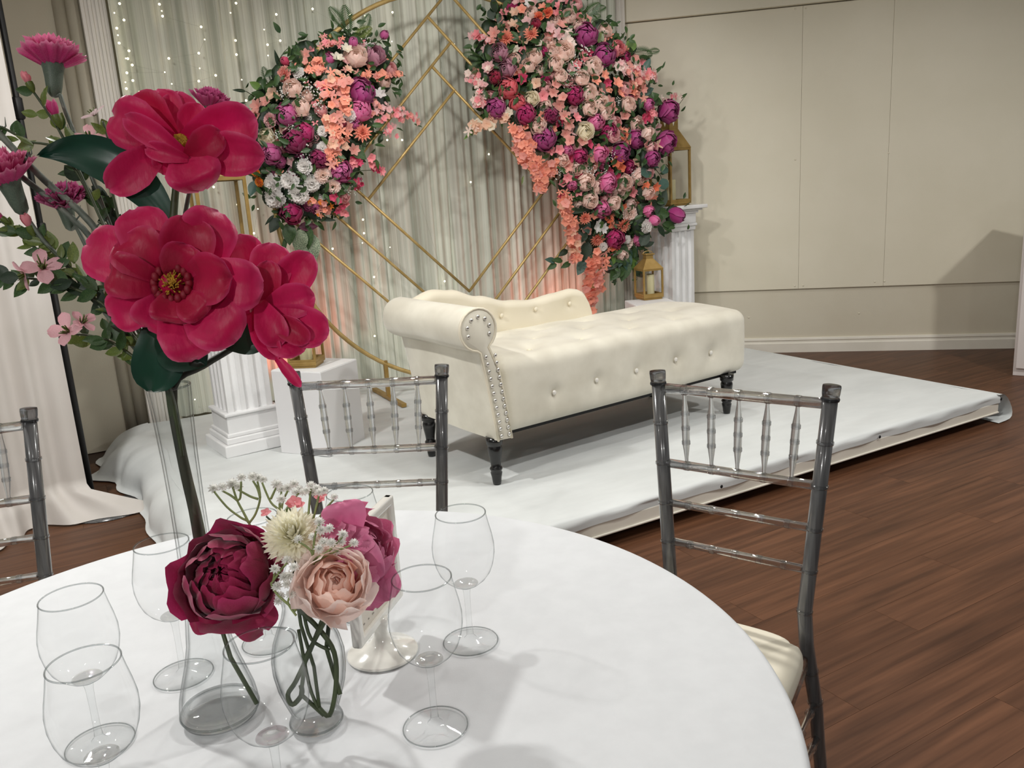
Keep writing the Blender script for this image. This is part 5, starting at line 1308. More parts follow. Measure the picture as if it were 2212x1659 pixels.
# bloom B: the big open magnolia in the middle
DB = 0.862
tB, oB = flower_thing('magnolia_stem', 370, 612, DB, 'large open magenta magnolia facing the camera, in the middle of the tall vase', 'flower', 'magnolia stems in the tall vase')
for b, t, W, d, c, cu_, mk in (
    ((352, 598), (170, 522), 60, (-1, .6, .2), .16, .35, 0), ((355, 590), (285, 442), 58, (-1, .4, .3), .2, .35, 0), ((392, 592), (482, 452), 64, (-1.2, .3, .0), .2, .5, 0),
    ((400, 612), (565, 618), 60, (-.8, 1.0, 1.2), .2, .55, 0), ((398, 636), (512, 735), 62, (-.6, 1.2, 1.3), .2, .5, 0), ((372, 645), (424, 785), 56, (-1.0, 1.0, .7), .22, .5, 0),
    ((350, 634), (230, 690), 46, (-.5, 1.1, 1.2), .25, .4, 0), ((362, 640), (312, 716), 46, (-.6, 1.0, 1.0), .25, .4, 0),
    ((385, 596), (420, 466), 54, (-.2, 1.3, 1.2), .35, .35, 1), ((352, 596), (262, 508), 56, (-.2, 1.4, 1.5), .3, .3, 1), ((345, 615), (216, 582), 50, (-.2, 1.9, 2.1), .4, .75, 1),
    ((378, 600), (404, 526), 44, (.1, 1.8, 2.3), .45, .3, 1), ((400, 606), (496, 598), 54, (0, 1.9, 2.5), .4, .45, 1), ((372, 636), (362, 700), 40, (.3, 2.2, 2.7), .35, .8, 1), ((388, 634), (440, 684), 36, (.2, 1.9, 2.2), .3, .7, 1)):
    hero(tB, oB, DB, b, t, W, d, M['magnolia_deep' if mk else 'magnolia'], cup=c, curl=cu_, seed=2)
mb = MB()
for k in range(16):
    a = 2 * pi * k / 16; q = at_d(370 + 38 * cos(a), 612 + 36 * sin(a), DB - .010 - .002 * (k % 2)) - oB
    mb.ball(q, .0042, 6, 4, (1, 1, 1.3))
mb.build('red_stamens', M['stamen_red'], tB)
MB().ball(at_d(372, 614, DB + .004) - oB, .016, 12, 8).build('receptacle', M['magnolia_deep'], tB)
mb = MB(); g4 = random.Random(4)
for k in range(110):
    a = g4.random() * 6.3; r_ = abs(g4.gauss(0, 14)); r2_ = r_ * g4.uniform(1.0, 1.9)
    mb.tube([at_d(370 + r_ * .4 * cos(a), 618 + r_ * .4 * sin(a), DB - .002) - oB, at_d(370 + r2_ * cos(a), 610 + r2_ * 1.1 * sin(a), DB - .020 + .0003 * r2_) - oB], [.0006, .0009], 4)
mb.build('stamens', M['stamen'], tB)
ptube(tB, oB, DB, [(372, 640, -2.0), (370, 720, -3), (366, 835, -5), (395, 1000, -7.0), (418, 1100, -8.5), (432, 1180, -10)], 9, 13, 'stem', M['stem_dark'])
hero(tB, oB, DB, (366, 690), (326, 846), 52, (-2.0, -1.2, -1.6), M['leaf_dark'], 'leaf', cup=.15, curl=.1, pointed=0, seed=5, base_w=.9)
hero(tB, oB, DB, (345, 715), (446, 790), 58, (-2.2, -1.5, -1.8), M['leaf_dark'], 'leaf', cup=.1, curl=.1, pointed=1, seed=15)
hero(tB, oB, DB, (440, 712), (575, 742), 34, (-3.0, -2.5, -2.5), M['leaf_dark'], 'leaf', cup=.15, curl=.1, seed=6, base_w=.5)
# bloom A: the upper magnolia, seen from the side
DA = 0.90
tA, oA = flower_thing('magnolia_stem', 388, 302, DA, 'topmost magenta magnolia of the tall vase, seen from the side with gold stamens', 'flower', 'magnolia stems in the tall vase')
for b, t, W, d, c, cu_, mk in (
    ((386, 300), (388, 197), 40, (-2.0, -2.8, -2.6), .3, .5, 0), ((396, 300), (432, 226), 34, (-1.8, -2.4, -2.2), .3, .3, 0), ((380, 298), (334, 190), 42, (-1.6, -2.2, -2.0), .3, .5, 0),
    ((378, 302), (276, 212), 50, (-1.2, -.8, -.4), .4, .4, 1), ((372, 306), (222, 240), 54, (-.6, .8, .6), .25, .6, 0), ((402, 306), (552, 258), 56, (-1, -.4, -.4), .35, .5, 0),
    ((412, 326), (568, 338), 46, (-.2, .9, 1.0), .3, .5, 0), ((352, 318), (232, 412), 40, (.3, 1.4, 1.3), .3, .3, 0), ((396, 326), (434, 404), 56, (.8, 2.0, 2.2), .3, .8, 0),
    ((404, 338), (268, 252), 26, (1.0, 2.2, 1.6), .5, .3, 0), ((406, 344), (310, 318), 20, (1.6, 2.4, 2.2), .5, .5, 0), ((406, 340), (480, 284), 34, (1.2, 2.2, 2.0), .25, .3, 1)):
    hero(tA, oA, DA, b, t, W, d, M['magnolia_deep' if mk else 'magnolia'], cup=c, curl=cu_, seed=3)
hero(tA, oA, DA, (378, 318), (346, 376), 30, (-.4, .3, .3), M['magnolia'], cup=.2, curl=.3, seed=3)
mb = MB()
for k in range(70):
    a = g4.random() * 6.3; r_ = 17 * math.sqrt(g4.random())
    mb.tube([at_d(389 + r_ * .3 * cos(a), 325, DA - .006 - .002 * sin(a)) - oA, at_d(387 + r_ * cos(a), 300 + r_ * .7 * sin(a), DA - .010 - .006 * sin(a)) - oA], [.0012, .0014], 4)
mb.build('stamens', M['stamen'], tA)
MB().ball(at_d(390, 322, DA + .008) - oA, .014, 12, 8).build('receptacle', M['magnolia_deep'], tA)
ptube(tA, oA, DA, [(390, 345, 0), (381, 395, -.5), (374, 480, -1), (368, 640, -1.5), (366, 835, -1.2), (400, 1010, -4), (424, 1110, -5.5), (440, 1190, -7)], 7, 12, 'stem', M['stem_green'])
hero(tA, oA, DA, (378, 498), (84, 336), 46, (-1.2, .4, -.5), M['leaf_dark'], 'leaf', cup=.2, curl=.05, ctrl=(240, 352), pointed=1, seed=8, nu=20)
hero(tA, oA, DA, (378, 500), (336, 452), 20, (-1.4, -1, -1), M['leaf'], 'leaf', cup=.3, curl=0, pointed=1, seed=9)
# bloom C: the right magnolia turned away
DC = 0.885
tC, oC = flower_thing('magnolia_stem', 580, 655, DC, 'right hand magenta magnolia of the tall vase with a drooping narrow petal', 'flower', 'magnolia stems in the tall vase')
for b, t, W, d, c, cu_, mk in (
    ((560, 640), (512, 505), 44, (-2.0, -1.8, -1.4), .2, .4, 0), ((588, 655), (672, 548), 42, (-1.2, -.6, -.4), .3, .45, 0), ((578, 655), (588, 522), 46, (-1, -.2, 0), .3, .4, 0), ((578, 660), (580, 562), 28, (-.4, .6, .9), .4, .3, 1),
    ((576, 662), (680, 640), 38, (-.2, .8, .8), .3, .4, 0), ((578, 680), (708, 722), 46, (-.2, .6, .6), .35, .4, 0), ((572, 690), (655, 758), 44, (.2, .9, 1.0), .35, .45, 0), ((580, 684), (668, 738), 26, (.6, 1.5, 1.4), .4, .3, 1),
    ((562, 655), (604, 748), 32, (.5, 1.7, 1.6), .5, .4, 0), ((545, 620), (508, 564), 16, (.3, .9, .9), .3, .3, 0), ((540, 676), (598, 776), 25, (.4, 1.3, 1.2), .35, .1, 0), ((588, 760), (650, 836), 12, (1.0, 1.3, 1.2), .3, 0, 0)):
    hero(tC, oC, DC, b, t, W, d, M['magnolia_deep' if mk else 'magnolia'], cup=c, curl=cu_, seed=4)
hero(tC, oC, DC, (556, 655), (506, 610), 30, (-2.4, -2.2, -2.0), M['magnolia'], cup=.3, curl=.3, seed=4)
hero(tC, oC, DC, (575, 662), (520, 690), 30, (-1.6, -1.8, -1.6), M['magnolia'], cup=.2, curl=.2, seed=4)
ptube(tC, oC, DC, [(560, 690, -1.5), (520, 740, -3), (440, 790, -4), (375, 838, -3.0), (398, 1000, -5), (421, 1105, -7), (436, 1185, -8.3)], 6, 12, 'stem', M['stem_dark'])

MB().ball(at_d(568, 668, DC + .008) - oC, .014, 12, 8).build('receptacle', M['magnolia_deep'], tC)
# ------------------------------------------------------------------ carnations, blossom sprigs
M['carn'] = petal_mat('carnation_petal', (200, 44, 116), (214, 70, 136), 0.2, 0.6, edge=(240, 150, 184))
M['carn_dark'] = petal_mat('carnation_petal_dark', (158, 36, 96), (174, 50, 110), 0.2, 0.6, edge=(214, 110, 160))
M['sprig_pink'] = petal_mat('sprig_blossom_petal', (238, 176, 186), (246, 200, 204), 0.3)
M['sprig_white'] = petal_mat('sprig_pale_petal', (248, 222, 224), (250, 232, 232), 0.3)
M['bud_pink'] = petal_mat('sprig_bud_petal', (236, 140, 152), (244, 164, 170), 0.25)
TOCAM = lambda P: (CAM - P).normalized()
def screen_dir(dx, dy, toward, P): return _r * dx - _d * dy + TOCAM(P) * toward
def carnation(px, py, Rpx, D, face, stem, label, m, seed, body=True):
    t, o = flower_thing('carnation_stem', px, py, D, label, 'flower', 'carnations in the tall vase')
    rg = random.Random(seed); R = screen_dir(*face, o).to_track_quat('Z', 'Y').to_matrix(); sc = Rpx * D / FPX
    for n, L, a0, bend in ((9, 1.25, .58, .05), (9, 1.25, .82, .05), (8, 1.22, 1.05, .05), (6, 1.2, 1.32, .05)):
        ph = rg.random() * 6
        for k in range(n):
            mb = MB(); fan(mb, ph + 2 * pi * k / n, L * rg.uniform(.92, 1.08), .40, a0 + rg.uniform(-.1, .1), bend, .14, -.1, 7, 10, rg)
            me = mb.mesh('petal'); q = link('petal', me, t, m=m); q.rotation_euler = R.to_euler(); q.scale = (sc, sc, sc)
    cal = MB().lathe([(0.0, -.98), (.12, -.97), (.22, -.85), (.27, -.6), (.30, -.3), (.35, .0), (.39, .12)], 14)
    for k in range(6): petal(cal, k * pi / 3, .38, .22, .95, .0, .3, .34, .04, nu=4, nv=2, point=.6, rg=rg)
    c = cal.build('calyx', M['calyx'], t); c.rotation_euler = R.to_euler(); c.scale = (sc, sc, sc)
    b = o + R @ Vector((0, 0, -.95 * sc)) - o
    st_, Q = ptube(t, o, D, stem, 4.5, 5, 'stem', M['stem_grey'])
    ln = MB().tube([b, Q[0]], .0022, 6).build('neck', M['stem_grey'], t)
    for k, f in enumerate((.25, .5, .72)):
        i = int(len(Q) * f); p = Q[i]; s_ = 1 if k % 2 else -1
        MB().tube([p, p + _r * .006 * s_ - _d * .002, p + _r * .010 * s_ - _d * .014], [.0014, .001, .0004], 5).build('sheath_leaf', M['stem_grey'], t)
    return t
DN = 0.93
carnation(115, 148, 62, DN, (-.05, .95, .05), [(130, 205, 0), (143, 245, 0), (172, 315, 0), (205, 400, -.5), (280, 600, -1), (350, 790, 0), (372, 850, 0), (405, 1010, -3)], 'pink carnation at top left, seen from the side above its grey green calyx', M['carn'], 31)
carnation(22, 400, 66, DN - .02, (-.35, .75, .35), [(60, 472, 0), (95, 520, -.5), (150, 580, -1), (230, 680, -1), (340, 810, -.5), (370, 850, 0), (400, 1000, -3)], 'pink carnation cut off by the left edge of the photo', M['carn'], 32)
carnation(142, 452, 50, DN + .02, (-.15, .55, .4), [(165, 490, 0), (200, 560, -.5), (260, 680, -1), (345, 810, 0), (370, 850, 0), (402, 1005, -3)], 'small pink carnation between the green sprigs, left of the big magnolias', M['carn_dark'], 33)
carnation(452, 238, 42, DN + .03, (.2, .9, .1), [(448, 290, 0), (425, 360, 0), (400, 460, 0), (380, 640, -1), (368, 840, 0), (402, 1000, -3)], 'plum pink carnation half hidden behind the topmost magnolia', M['carn_dark'], 34)
# two bare grey green branches rising to the left
for pts, lb, r_ in (([(-30, 255, 0), (0, 290, 0), (95, 388, 0), (195, 480, 0), (290, 620, -1), (350, 790, -1), (370, 850, -1), (400, 1005, -3)], 'upper bare grey green branch crossing the left side of the bouquet', 7.5), ([(-40, 322, 0), (0, 347, 0), (70, 400, 0), (150, 466, 0), (215, 545, -1), (345, 805, -1), (368, 850, -1), (400, 1000, -3)], 'lower bare grey green branch crossing the left side of the bouquet', 6.5)):
    t, o = flower_thing('bare_branch', pts[2][0], pts[2][1], DN, lb, 'branch')
    s_, Q = ptube(t, o, DN, pts, r_, r_, 'stem', M['stem_grey'])
    for i in (3, 6, 9, 12):
        p = Q[i]; MB().tube([p, p + _r * .008 + _d * .004, p + _r * .013 - _d * .002, p + _r * .012 - _d * .012], [.0016, .0012, .0009, .0003], 5).build('twig', M['stem_grey'], t)
SB_ = [fin(rosette([(4, 1.0, .36, .35, -.2, .3, .05, 0, .2)], r7, nu=5, nv=4, ruf=.15), 'petals') for _ in range(3)]
SBUD = fin(rosette([(4, 1.7, .42, 1.05, .75, .7, .05, -.5)], r7, nu=5, nv=4), 'bud')
def sprig(label, pts, D, leaves, flowers, n_auto=0, lmat=('leaf', 'leaf_yellow'), seed=1, r0=2.6):
    t, o = flower_thing('blossom_sprig', pts[0][0], pts[0][1], D, label, 'sprig', 'blossom sprigs in the tall vase')
    rg = random.Random(seed)
    s_, Q = ptube(t, o, D, [(*p, 0) if len(p) == 2 else p for p in pts], r0, r0 + 1.5, 'stem', M['stem_green'], 6)
    def lf(P, dv, L, nm='leaf'):
        nv = TOCAM(P + o) * 1.3 + _r * rg.uniform(-.5, .5) - _d * rg.uniform(-.2, .5)
        place(LM[rg.choice(['point', 'point', 'slim', 'broad'])], nm, t, P, frame_dir(dv, nv), L * D / FPX, M[rg.choice(lmat)])
    for x, y, L, a in leaves:
        P = at_d(x, y, D - rg.uniform(-.01, .012)) - o; a = math.radians(a); dv = _r * cos(a) - _d * sin(a) + TOCAM(P + o) * rg.uniform(-.3, .3)
        lf(P - dv.normalized() * L * .5 * D / FPX, dv, L)
    for k in range(n_auto):
        f = (k + .5) / n_auto * .72 + .04; i = int(f * (len(Q) - 1)); p = Q[i]; q = Q[min(i + 1, len(Q) - 1)]
        back = (p - q).normalized(); sd = (1 if k % 2 else -1)
        tc = TOCAM(p + o); dv = back * .8 + back.cross(tc).normalized() * sd * rg.uniform(.4, 1.0) + tc * rg.uniform(-.4, .5)
        lf(p, dv, rg.uniform(26, 46))
    for x, y, Rp, kind, mt, face in flowers:
        P = at_d(x, y, D - .004) - o; R = screen_dir(*face, at_d(x, y, D)).to_track_quat('Z', 'Y').to_matrix() @ Matrix.Rotation(rg.uniform(0, 6), 3, 'Z')
        if kind == 'f':
            b = place(rg.choice(SB_), 'blossom', t, P, R, Rp * D / FPX, M[mt])
            c = MB()
            for _ in range(9):
                v = Vector((rg.gauss(0, .09), rg.gauss(0, .09), 0)); c.tube([v * .5, v * 2 + Vector((0, 0, .55))], [.05, .03], 4)
            c.build('stamens', M['leaf_yellow'], b)
        else:
            b = place(SBUD, 'flower_bud', t, P, R, Rp * D / FPX, M[mt])
            MB().lathe([(.05, -1.3), (.3, -.9), (.42, -.5), (.40, -.1)], 10).build('calyx', M['leaf_yellow'], b)
    return t
sprig('tall sprig ending in a pale pink bud beside the top left carnation', [(66, 190), (82, 212), (108, 250), (135, 295), (185, 400), (255, 560), (330, 745), (366, 838), (395, 980, -2)], DN - .01,
    [(62, 245, 40, 165), (95, 210, 42, 85), (131, 262, 44, 80), (117, 300, 55, 160), (140, 312, 40, 40), (152, 300, 36, 70), (118, 262, 30, 100), (150, 290, 40, 120)], [(61, 176, 20, 'b', 'bud_pink', (-.45, .85, .2)), (119, 246, 26, 'b', 'carn', (-.35, .85, .2))], 8, seed=51)
sprig('sprig with two pale blossoms between the carnation and the topmost magnolia', [(222, 262), (233, 300), (232, 340), (246, 430), (290, 600), (345, 790), (368, 838), (397, 985, -2)], DN + .01,
    [(245, 296, 40, 65), (250, 325, 42, 35), (222, 325, 36, 110), (226, 268, 30, 120), (214, 290, 26, 80)], [(205, 250, 27, 'f', 'sprig_white', (-.5, .6, .3)), (197, 300, 34, 'f', 'sprig_pink', (-.1, .7, .8))], 5, seed=52)
sprig('small leafed twig reaching the left edge above the bare branches', [(0, 272), (36, 292), (62, 306), (118, 318), (165, 370), (240, 520), (335, 770), (368, 840), (396, 985, -2)], DN,
    [(52, 302, 44, 150), (58, 310, 40, 20), (30, 275, 30, 80), (15, 300, 60, 175), (138, 312, 36, 0)], [], 7, ('leaf', 'leaf', 'leaf_yellow'), seed=53)
sprig('dark leafed twig with a green bud under the long magnolia leaf', [(145, 360), (178, 392), (215, 440), (238, 490), (275, 590), (345, 790), (368, 840), (398, 990, -2)], DN + .015,
    [(158, 372, 62, 140), (180, 418, 60, 170), (198, 430, 54, 130), (225, 430, 46, 120), (232, 445, 50, 60), (250, 480, 44, 60), (246, 470, 44, 100), (228, 470, 40, 200), (215, 412, 40, 330)], [], 8, ('leaf', 'leaf_deep', 'leaf'), seed=54)
sprig('sprig with a salmon bud and olive leaves at the left, level with the big magnolia', [(75, 505), (95, 525), (132, 560), (180, 605), (250, 670), (320, 765), (366, 840), (396, 985, -2)], DN - .015,
    [(30, 500, 54, 190), (58, 520, 30, 260), (75, 515, 36, 60), (110, 520, 46, 110), (120, 555, 52, 175), (130, 570, 46, 200), (158, 545, 52, 95), (140, 540, 44, 70), (72, 545, 44, 185), (150, 590, 50, 190), (175, 590, 50, 120), (60, 505, 34, 130)], [(62, 486, 23, 'b', 'bud_pink', (-.4, .8, .3))], 16, ('leaf_yellow', 'leaf', 'leaf_yellow'), seed=55)
sprig('sprig with a dusty pink blossom nearest the left edge, low in the bouquet', [(0, 598), (42, 600), (85, 604), (150, 620), (220, 655), (300, 740), (364, 840), (394, 980, -2)], DN - .02,
    [(18, 600, 46, 180), (45, 624, 50, 230), (120, 600, 60, 175), (130, 615, 55, 195), (165, 625, 60, 170), (170, 600, 55, 150), (185, 640, 60, 200), (190, 610, 55, 140), (205, 625, 60, 190), (215, 660, 60, 215), (150, 640, 44, 210)], [(92, 580, 44, 'f', 'sprig_pink', (-.2, .4, .8)), (55, 592, 32, 'f', 'sprig_pink', (-.7, -.2, .5))], 18, ('leaf', 'leaf_deep', 'leaf_yellow', 'leaf'), seed=56)
sprig('lowest sprig with dusty pink blossoms and lime leaves beside the dark magnolia leaf', [(165, 722), (200, 726), (245, 742), (290, 772), (335, 810), (366, 845), (394, 985, -2)], DN - .025,
    [(178, 738, 46, 190), (205, 735, 48, 170), (212, 745, 44, 200), (248, 712, 56, 100), (262, 735, 46, 80), (270, 760, 40, 70), (245, 760, 44, 190), (225, 700, 30, 110), (285, 785, 46, 150)], [(148, 716, 42, 'f', 'sprig_pink', (-.4, .3, .7)), (178, 698, 30, 'f', 'sprig_pink', (.3, .6, .5))], 10, ('leaf_yellow', 'leaf_yellow', 'leaf'), seed=57)
sprig('twig with a pink bud at the left edge below the carnation', [(0, 478), (12, 484), (48, 512), (100, 556), (170, 620), (280, 730), (364, 842), (394, 980, -2)], DN - .01,
    [(10, 500, 60, 175), (20, 482, 30, 90), (60, 515, 40, 250), (95, 545, 40, 200)], [(3, 470, 16, 'b', 'carn', (-.7, .5, .2))], 10, seed=58)
# ------------------------------------------------------------------ small round vase
QB = at_z(685, 1562, TZZ); QB.z = TZZ
rv = thing('round_vase', 'small round clear glass vase under the mixed posy', 'vase', QB)
qp = [(0.0295, 0.0005), (0.031, 0.004), (0.030, 0.010), (0.027, 0.016), (0.028, 0.022), (0.033, 0.036), (0.0385, 0.054), (0.0415, 0.074), (0.0415, 0.090), (0.038, 0.108), (0.031, 0.126), (0.0245, 0.140), (0.0215, 0.152), (0.0225, 0.164), (0.026, 0.174)]
MB().lathe(qp, 40).build('vase_wall', M['vase'], rv)
MB().lathe([(max(r - 0.0025, 0.001), z) for r, z in qp[4:]], 40).build('inner_wall', M['vase'], rv)
MB().lathe([(0.0, 0.0012), (0.0285, 0.0012), (0.0300, 0.005), (0.0290, 0.010), (0.0255, 0.0155), (0.0, 0.0150)], 36).build('thick_base', M['glass_solid'], rv)
MB().tube([Vector((0.0302 * cos(2 * pi * q / 40), 0.0302 * sin(2 * pi * q / 40), 0.006)) for q in range(40)], 0.0013, 6, closed=True).build('base_edge', M['glass_rim'], rv)
# ------------------------------------------------------------------ posy
DQ = depth(QB + UP * 0.2)
def bloom(nm, label, px, py, Rpx, D, face, layers, m, stem, seed, ruf=.03, inner=None, ins=3, slant=.06, rise=.12, sq=1.0):
    t, o = flower_thing(nm, px, py, D, label, 'flower'); rg = random.Random(seed)
    R = screen_dir(*face, o).to_track_quat('Z', 'Y').to_matrix(); sc = Rpx * D / FPX
    for li, (n, r, t0, t1, wp, fl_) in enumerate(layers):
        ph = rg.random() * 6.3
        for k in range(n):
            mb = MB(); cap(mb, ph + 2 * pi * k / n + rg.uniform(-.14, .14), r * rg.uniform(.95, 1.05), t0, t1 + rg.uniform(-.12, .12), wp * rg.uniform(.9, 1.1), fl_ + rg.uniform(-.03, .05), ruf, slant, (rg.uniform(-.03, .03), rg.uniform(-.03, .03), rise * (1 - r)), 12, 12, rg, sq)
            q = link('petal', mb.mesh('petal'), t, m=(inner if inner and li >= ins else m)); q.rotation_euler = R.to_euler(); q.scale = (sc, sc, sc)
    if stem:
        P = [at_d(*s) - o for s in stem]
        MB().tube([R @ Vector((0, 0, -.8 * sc))] + P, [.0022] + [.0026] * len(P), 7).build('stem', M['stem_green'], t)
    return t, o, R, sc
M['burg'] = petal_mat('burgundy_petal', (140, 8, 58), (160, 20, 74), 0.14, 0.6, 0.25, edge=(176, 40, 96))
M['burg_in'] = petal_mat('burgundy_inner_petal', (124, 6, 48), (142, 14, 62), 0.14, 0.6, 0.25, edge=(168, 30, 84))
M['pinkp'] = petal_mat('pink_peony_petal', (214, 104, 148), (224, 132, 168), 0.2, 0.6, 0.2, edge=(230, 140, 174))
M['blushp'] = petal_mat('blush_rose_petal', (255, 236, 228), (255, 240, 234), 0.4, 0.6, 0.2, edge=(253, 236, 228))
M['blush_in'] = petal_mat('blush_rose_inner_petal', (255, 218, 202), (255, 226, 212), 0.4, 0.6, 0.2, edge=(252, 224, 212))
M['mum'] = petal_mat('cream_mum_petal', (255, 251, 228), (255, 253, 240), 0.4, 0.6)
BIG = [(4, 1.06, D_(165), D_(82), .9, .25), (5, 1.03, D_(162), D_(62), .9, .10), (5, .98, D_(158), D_(48), .85, .02), (5, .88, D_(150), D_(38), .72, -.02), (6, .76, D_(142), D_(28), .6, -.04), (6, .62, D_(135), D_(20), .52, -.02), (6, .47, D_(130), D_(16), .5, .0), (5, .32, D_(120), D_(12), .5, .04)]
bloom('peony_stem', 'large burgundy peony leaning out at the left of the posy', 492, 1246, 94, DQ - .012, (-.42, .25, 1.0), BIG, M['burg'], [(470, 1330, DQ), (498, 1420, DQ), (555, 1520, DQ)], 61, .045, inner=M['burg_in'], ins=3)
bt = bpy.data.objects['peony_stem']; bo = at_d(492, 1246, DQ - .012)
hero(bt, bo, DQ, (520, 1300), (574, 1366), 46, (-1.0, .8, -.6), M['burg'], 'outer_petal', cup=.3, curl=.2, seed=3)
hero(bt, bo, DQ, (480, 1310), (408, 1340), 40, (-.5, 1.8, .6), M['burg'], 'outer_petal', cup=.3, curl=.2, seed=4)
bloom('peony_stem', 'pink peony turned to the right, in front of the sign stand', 772, 1190, 84, DQ + .02, (.8, .42, .30), [(5, 1.04, D_(165), D_(70), .9, .15), (5, 1.0, D_(160), D_(52), .85, .05), (5, .9, D_(150), D_(38), .75, .0), (6, .75, D_(140), D_(26), .6, 0), (6, .55, D_(130), D_(16), .55, .05)], M['pinkp'], [(715, 1300, DQ + .01), (705, 1400, DQ + .01), (735, 1500, DQ)], 62, .04)
hero_o = at_d(772, 1186, DQ + .02)
pt = bpy.data.objects['peony_stem.001']
hero(pt, hero_o, DQ, (775, 1200), (812, 1312), 36, (-1.2, -.6, -.8), M['pinkp'], 'drooping_petal', cup=.3, curl=.2, pointed=0, seed=5)
hero(pt, hero_o, DQ, (790, 1200), (848, 1290), 40, (-1.6, -.8, -.8), M['pinkp'], 'drooping_petal', cup=.3, curl=.2, seed=6)
hero(pt, hero_o, DQ, (755, 1160), (735, 1075), 48, (-.5, .8, .4), M['pinkp'], 'outer_petal', cup=.3, curl=.3, seed=7)
hero(pt, hero_o, DQ, (760, 1215), (830, 1180), 50, (.2, 1.6, .9), M['pinkp'], 'outer_petal', cup=-.2, curl=.3, seed=8)
ROSEB = [(5, 1.0, D_(165), D_(74), .95, .20), (5, .97, D_(160), D_(60), .95, .20), (5, .90, D_(152), D_(50), .95, .18), (4, .79, D_(145), D_(42), 1.0, .16), (4, .67, D_(138), D_(36), 1.05, .14), (4, .54, D_(130), D_(31), 1.1, .12), (3, .42, D_(125), D_(27), 1.2, .1), (3, .30, D_(120), D_(24), 1.3, .1), (2, .19, D_(115), D_(18), 1.6, .1), (2, .10, D_(110), D_(12), 1.9, .1)]
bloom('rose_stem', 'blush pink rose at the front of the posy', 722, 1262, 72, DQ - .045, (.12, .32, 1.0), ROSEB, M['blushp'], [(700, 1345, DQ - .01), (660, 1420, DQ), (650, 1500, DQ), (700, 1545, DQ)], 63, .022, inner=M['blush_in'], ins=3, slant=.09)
# cream mum
t, o = flower_thing('chrysanthemum_stem', 634, 1160, DQ - .01, 'round cream chrysanthemum between the burgundy peony and the blush rose', 'flower')
R = screen_dir(-.15, .45, .9, o).to_track_quat('Z', 'Y').to_matrix(); sc = 64 * DQ / FPX; rg = random.Random(64)
for n, L, a0 in ((22, 1.0, -.45), (24, 1.02, -.1), (24, 1.02, .22), (22, 1.0, .5), (20, .98, .78), (16, .94, 1.02), (12, .9, 1.25), (7, .86, 1.45)):
    ph = rg.random() * 6
    for k in range(n):
        mb = MB(); petal(mb, ph + 2 * pi * k / n, L * rg.uniform(.9, 1.1), .1, a0 + rg.uniform(-.1, .1), .45, .6, .02, 0, nu=4, nv=2, tip=-.3, rg=rg)
        q = link('petal', mb.mesh('petal'), t, m=M['mum']); q.rotation_euler = R.to_euler(); q.scale = (sc, sc, sc)
MB().tube([R @ Vector((0, 0, -.2 * sc))] + [at_d(*p) - o for p in ((635, 1250, DQ), (650, 1350, DQ), (678, 1440, DQ), (690, 1530, DQ))], .0021, 7).build('stem', M['stem_green'], t)
# baby's breath
HEAD = fin(dahl(random.Random(3), ((9, 1.0, -.1), (9, 1.0, .4), (8, .95, .85), (5, .9, 1.25)), .2), 'floret')
def gyp_stem(label, D, heads, stems, seed):
    t, o = flower_thing('babys_breath_stem', heads[0][0], heads[0][1], D, label, 'flower', 'babys breath stems in the posy'); rg = random.Random(seed)
    for x, y, r_ in heads:
        dq = D - rg.uniform(-.008, .012); P = at_d(x, y, dq) - o
        R = screen_dir(rg.uniform(-.4, .4), rg.uniform(.2, .8), .7, o).to_track_quat('Z', 'Y').to_matrix()
        place(HEAD, 'floret', t, P, R, r_ * D / FPX, M['gyp'])
    for s in stems: ptube(t, o, D, s, 2.2, 2.8, 'branch', M['gyp_stem'], 6)
gyp_stem('airy babys breath spray at the top left of the posy, above the burgundy peony', DQ + .02, [(461, 1055, 12), (480, 1053, 12), (502, 1045, 14), (515, 1052, 13), (521, 1032, 11), (546, 1030, 12), (558, 1033, 12), (568, 1036, 10), (597, 1047, 13), (608, 1057, 11), (635, 1046, 11), (622, 1055, 12), (646, 1058, 12), (655, 1064, 11), (608, 1078, 11), (640, 1064, 11)],
    [[(461, 1060), (490, 1095), (520, 1118), (538, 1130), (550, 1170)], [(502, 1050), (512, 1080), (525, 1105), (538, 1130)], [(521, 1040), (519, 1075), (512, 1080)], [(480, 1060), (498, 1070), (514, 1082)], [(556, 1040), (562, 1075), (552, 1110), (538, 1130)], [(546, 1038), (556, 1055), (562, 1075)], [(515, 1058), (540, 1072), (558, 1078)], [(566, 1042), (585, 1085), (606, 1105), (620, 1140)], [(597, 1052), (585, 1078)], [(608, 1062), (604, 1090), (606, 1105)], [(622, 1060), (612, 1080), (608, 1100)], [(646, 1064), (630, 1085), (612, 1108)]], 71)
gyp_stem('babys breath behind the cream chrysanthemum beside the pink peony', DQ + .0, [(672, 1050, 12), (684, 1056, 12), (690, 1064, 11), (700, 1060, 10), (722, 1074, 9), (676, 1064, 10), (663, 1060, 10)], [[(672, 1056), (668, 1090), (665, 1150)], [(690, 1066), (682, 1100), (670, 1150)], [(722, 1078), (695, 1110), (675, 1150)]], 72)
gyp_stem('babys breath florets between the cream chrysanthemum, the blush rose and the pink peony', DQ - .04, [(690, 1128, 13), (694, 1146, 13), (712, 1142, 12), (740, 1155, 13), (738, 1172, 11), (764, 1174, 12), (700, 1173, 14), (716, 1174, 13), (688, 1186, 12), (728, 1190, 12), (645, 1166, 12), (676, 1160, 11)],
    [[(690, 1130), (680, 1160), (676, 1200)], [(740, 1160), (710, 1190), (676, 1210)], [(764, 1176), (715, 1195), (670, 1220)], [(645, 1170), (672, 1190), (678, 1220)]], 73)
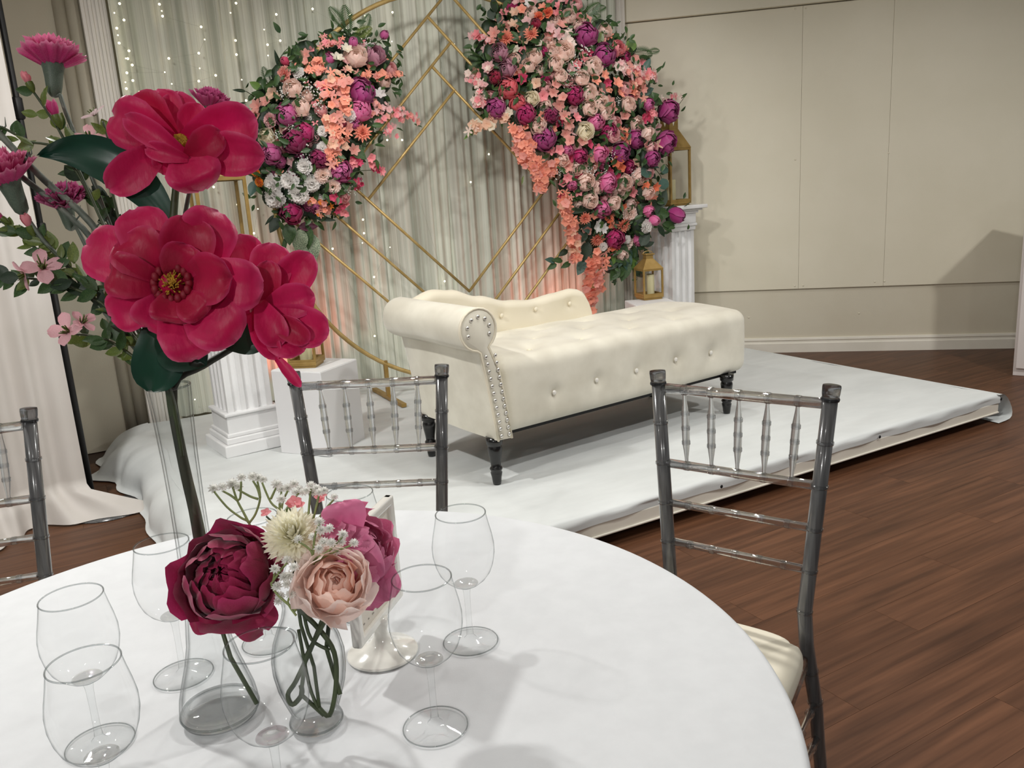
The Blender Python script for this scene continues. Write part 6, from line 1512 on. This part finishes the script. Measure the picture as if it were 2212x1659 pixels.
gyp_stem('babys breath florets hanging between the burgundy peony and the blush rose', DQ - .05, [(594, 1229, 12), (620, 1212, 13), (636, 1226, 12), (613, 1247, 13), (625, 1244, 12), (599, 1268, 13), (638, 1272, 12), (604, 1288, 12), (600, 1300, 10), (628, 1285, 12), (620, 1262, 11)],
    [[(594, 1232), (590, 1255), (586, 1262), (600, 1285), (640, 1320)], [(620, 1216), (604, 1235), (590, 1255)], [(638, 1272), (622, 1300), (640, 1330)]], 74)
# three tiny coral pink florets on wiry stems
t, o = flower_thing('coral_filler_stem', 636, 1086, DQ + .01, 'tiny coral pink filler blossoms among the babys breath', 'flower')
for x, y, r_ in ((575, 1108, 13), (637, 1084, 17), (626, 1090, 12), (690, 1076, 14), (648, 1090, 12), (700, 1070, 9)):
    P = at_d(x, y, DQ + .008) - o; place(FM['B'][0], 'blossom', t, P, screen_dir(g4.uniform(-.5, .5), .6, .6, o).to_track_quat('Z', 'Y').to_matrix(), r_ * DQ / FPX, PM['rosepink'])
for s in ([(575, 1115), (588, 1130), (600, 1160)], [(637, 1090), (640, 1120), (640, 1160)], [(690, 1082), (680, 1110), (668, 1150)]): ptube(t, o, DQ + .01, s, 2, 2.4, 'branch', M['stem_green'], 6)
MB().ball(at_d(622, 1102, DQ) - o, .0035, 8, 6).build('green_bud', M['leaf_yellow'], t)
# bent lower stems inside the small vase
for k, (pts, lb) in enumerate((([(640, 1310), (690, 1360), (722, 1410), (726, 1480), (712, 1545), (688, 1528)], 'longest hooked green stem inside the small round vase'), ([(700, 1330), (672, 1400), (640, 1470), (622, 1500), (632, 1522), (652, 1500), (650, 1480)], 'looped green stem inside the small round vase'), ([(645, 1360), (668, 1480), (690, 1535)], 'short straight green stem inside the small round vase'), ([(655, 1320), (672, 1380), (712, 1405)], 'dark cut stem end near the mouth of the small round vase'))):
    t, o = flower_thing('cut_stem', pts[0][0], pts[0][1], DQ, lb, 'stem')
    ptube(t, o, DQ, [(x, y, 0) for x, y in pts], 5.5 if k < 2 else 4, 5.5 if k < 2 else 4, 'stem', M['stem_green'], 8)
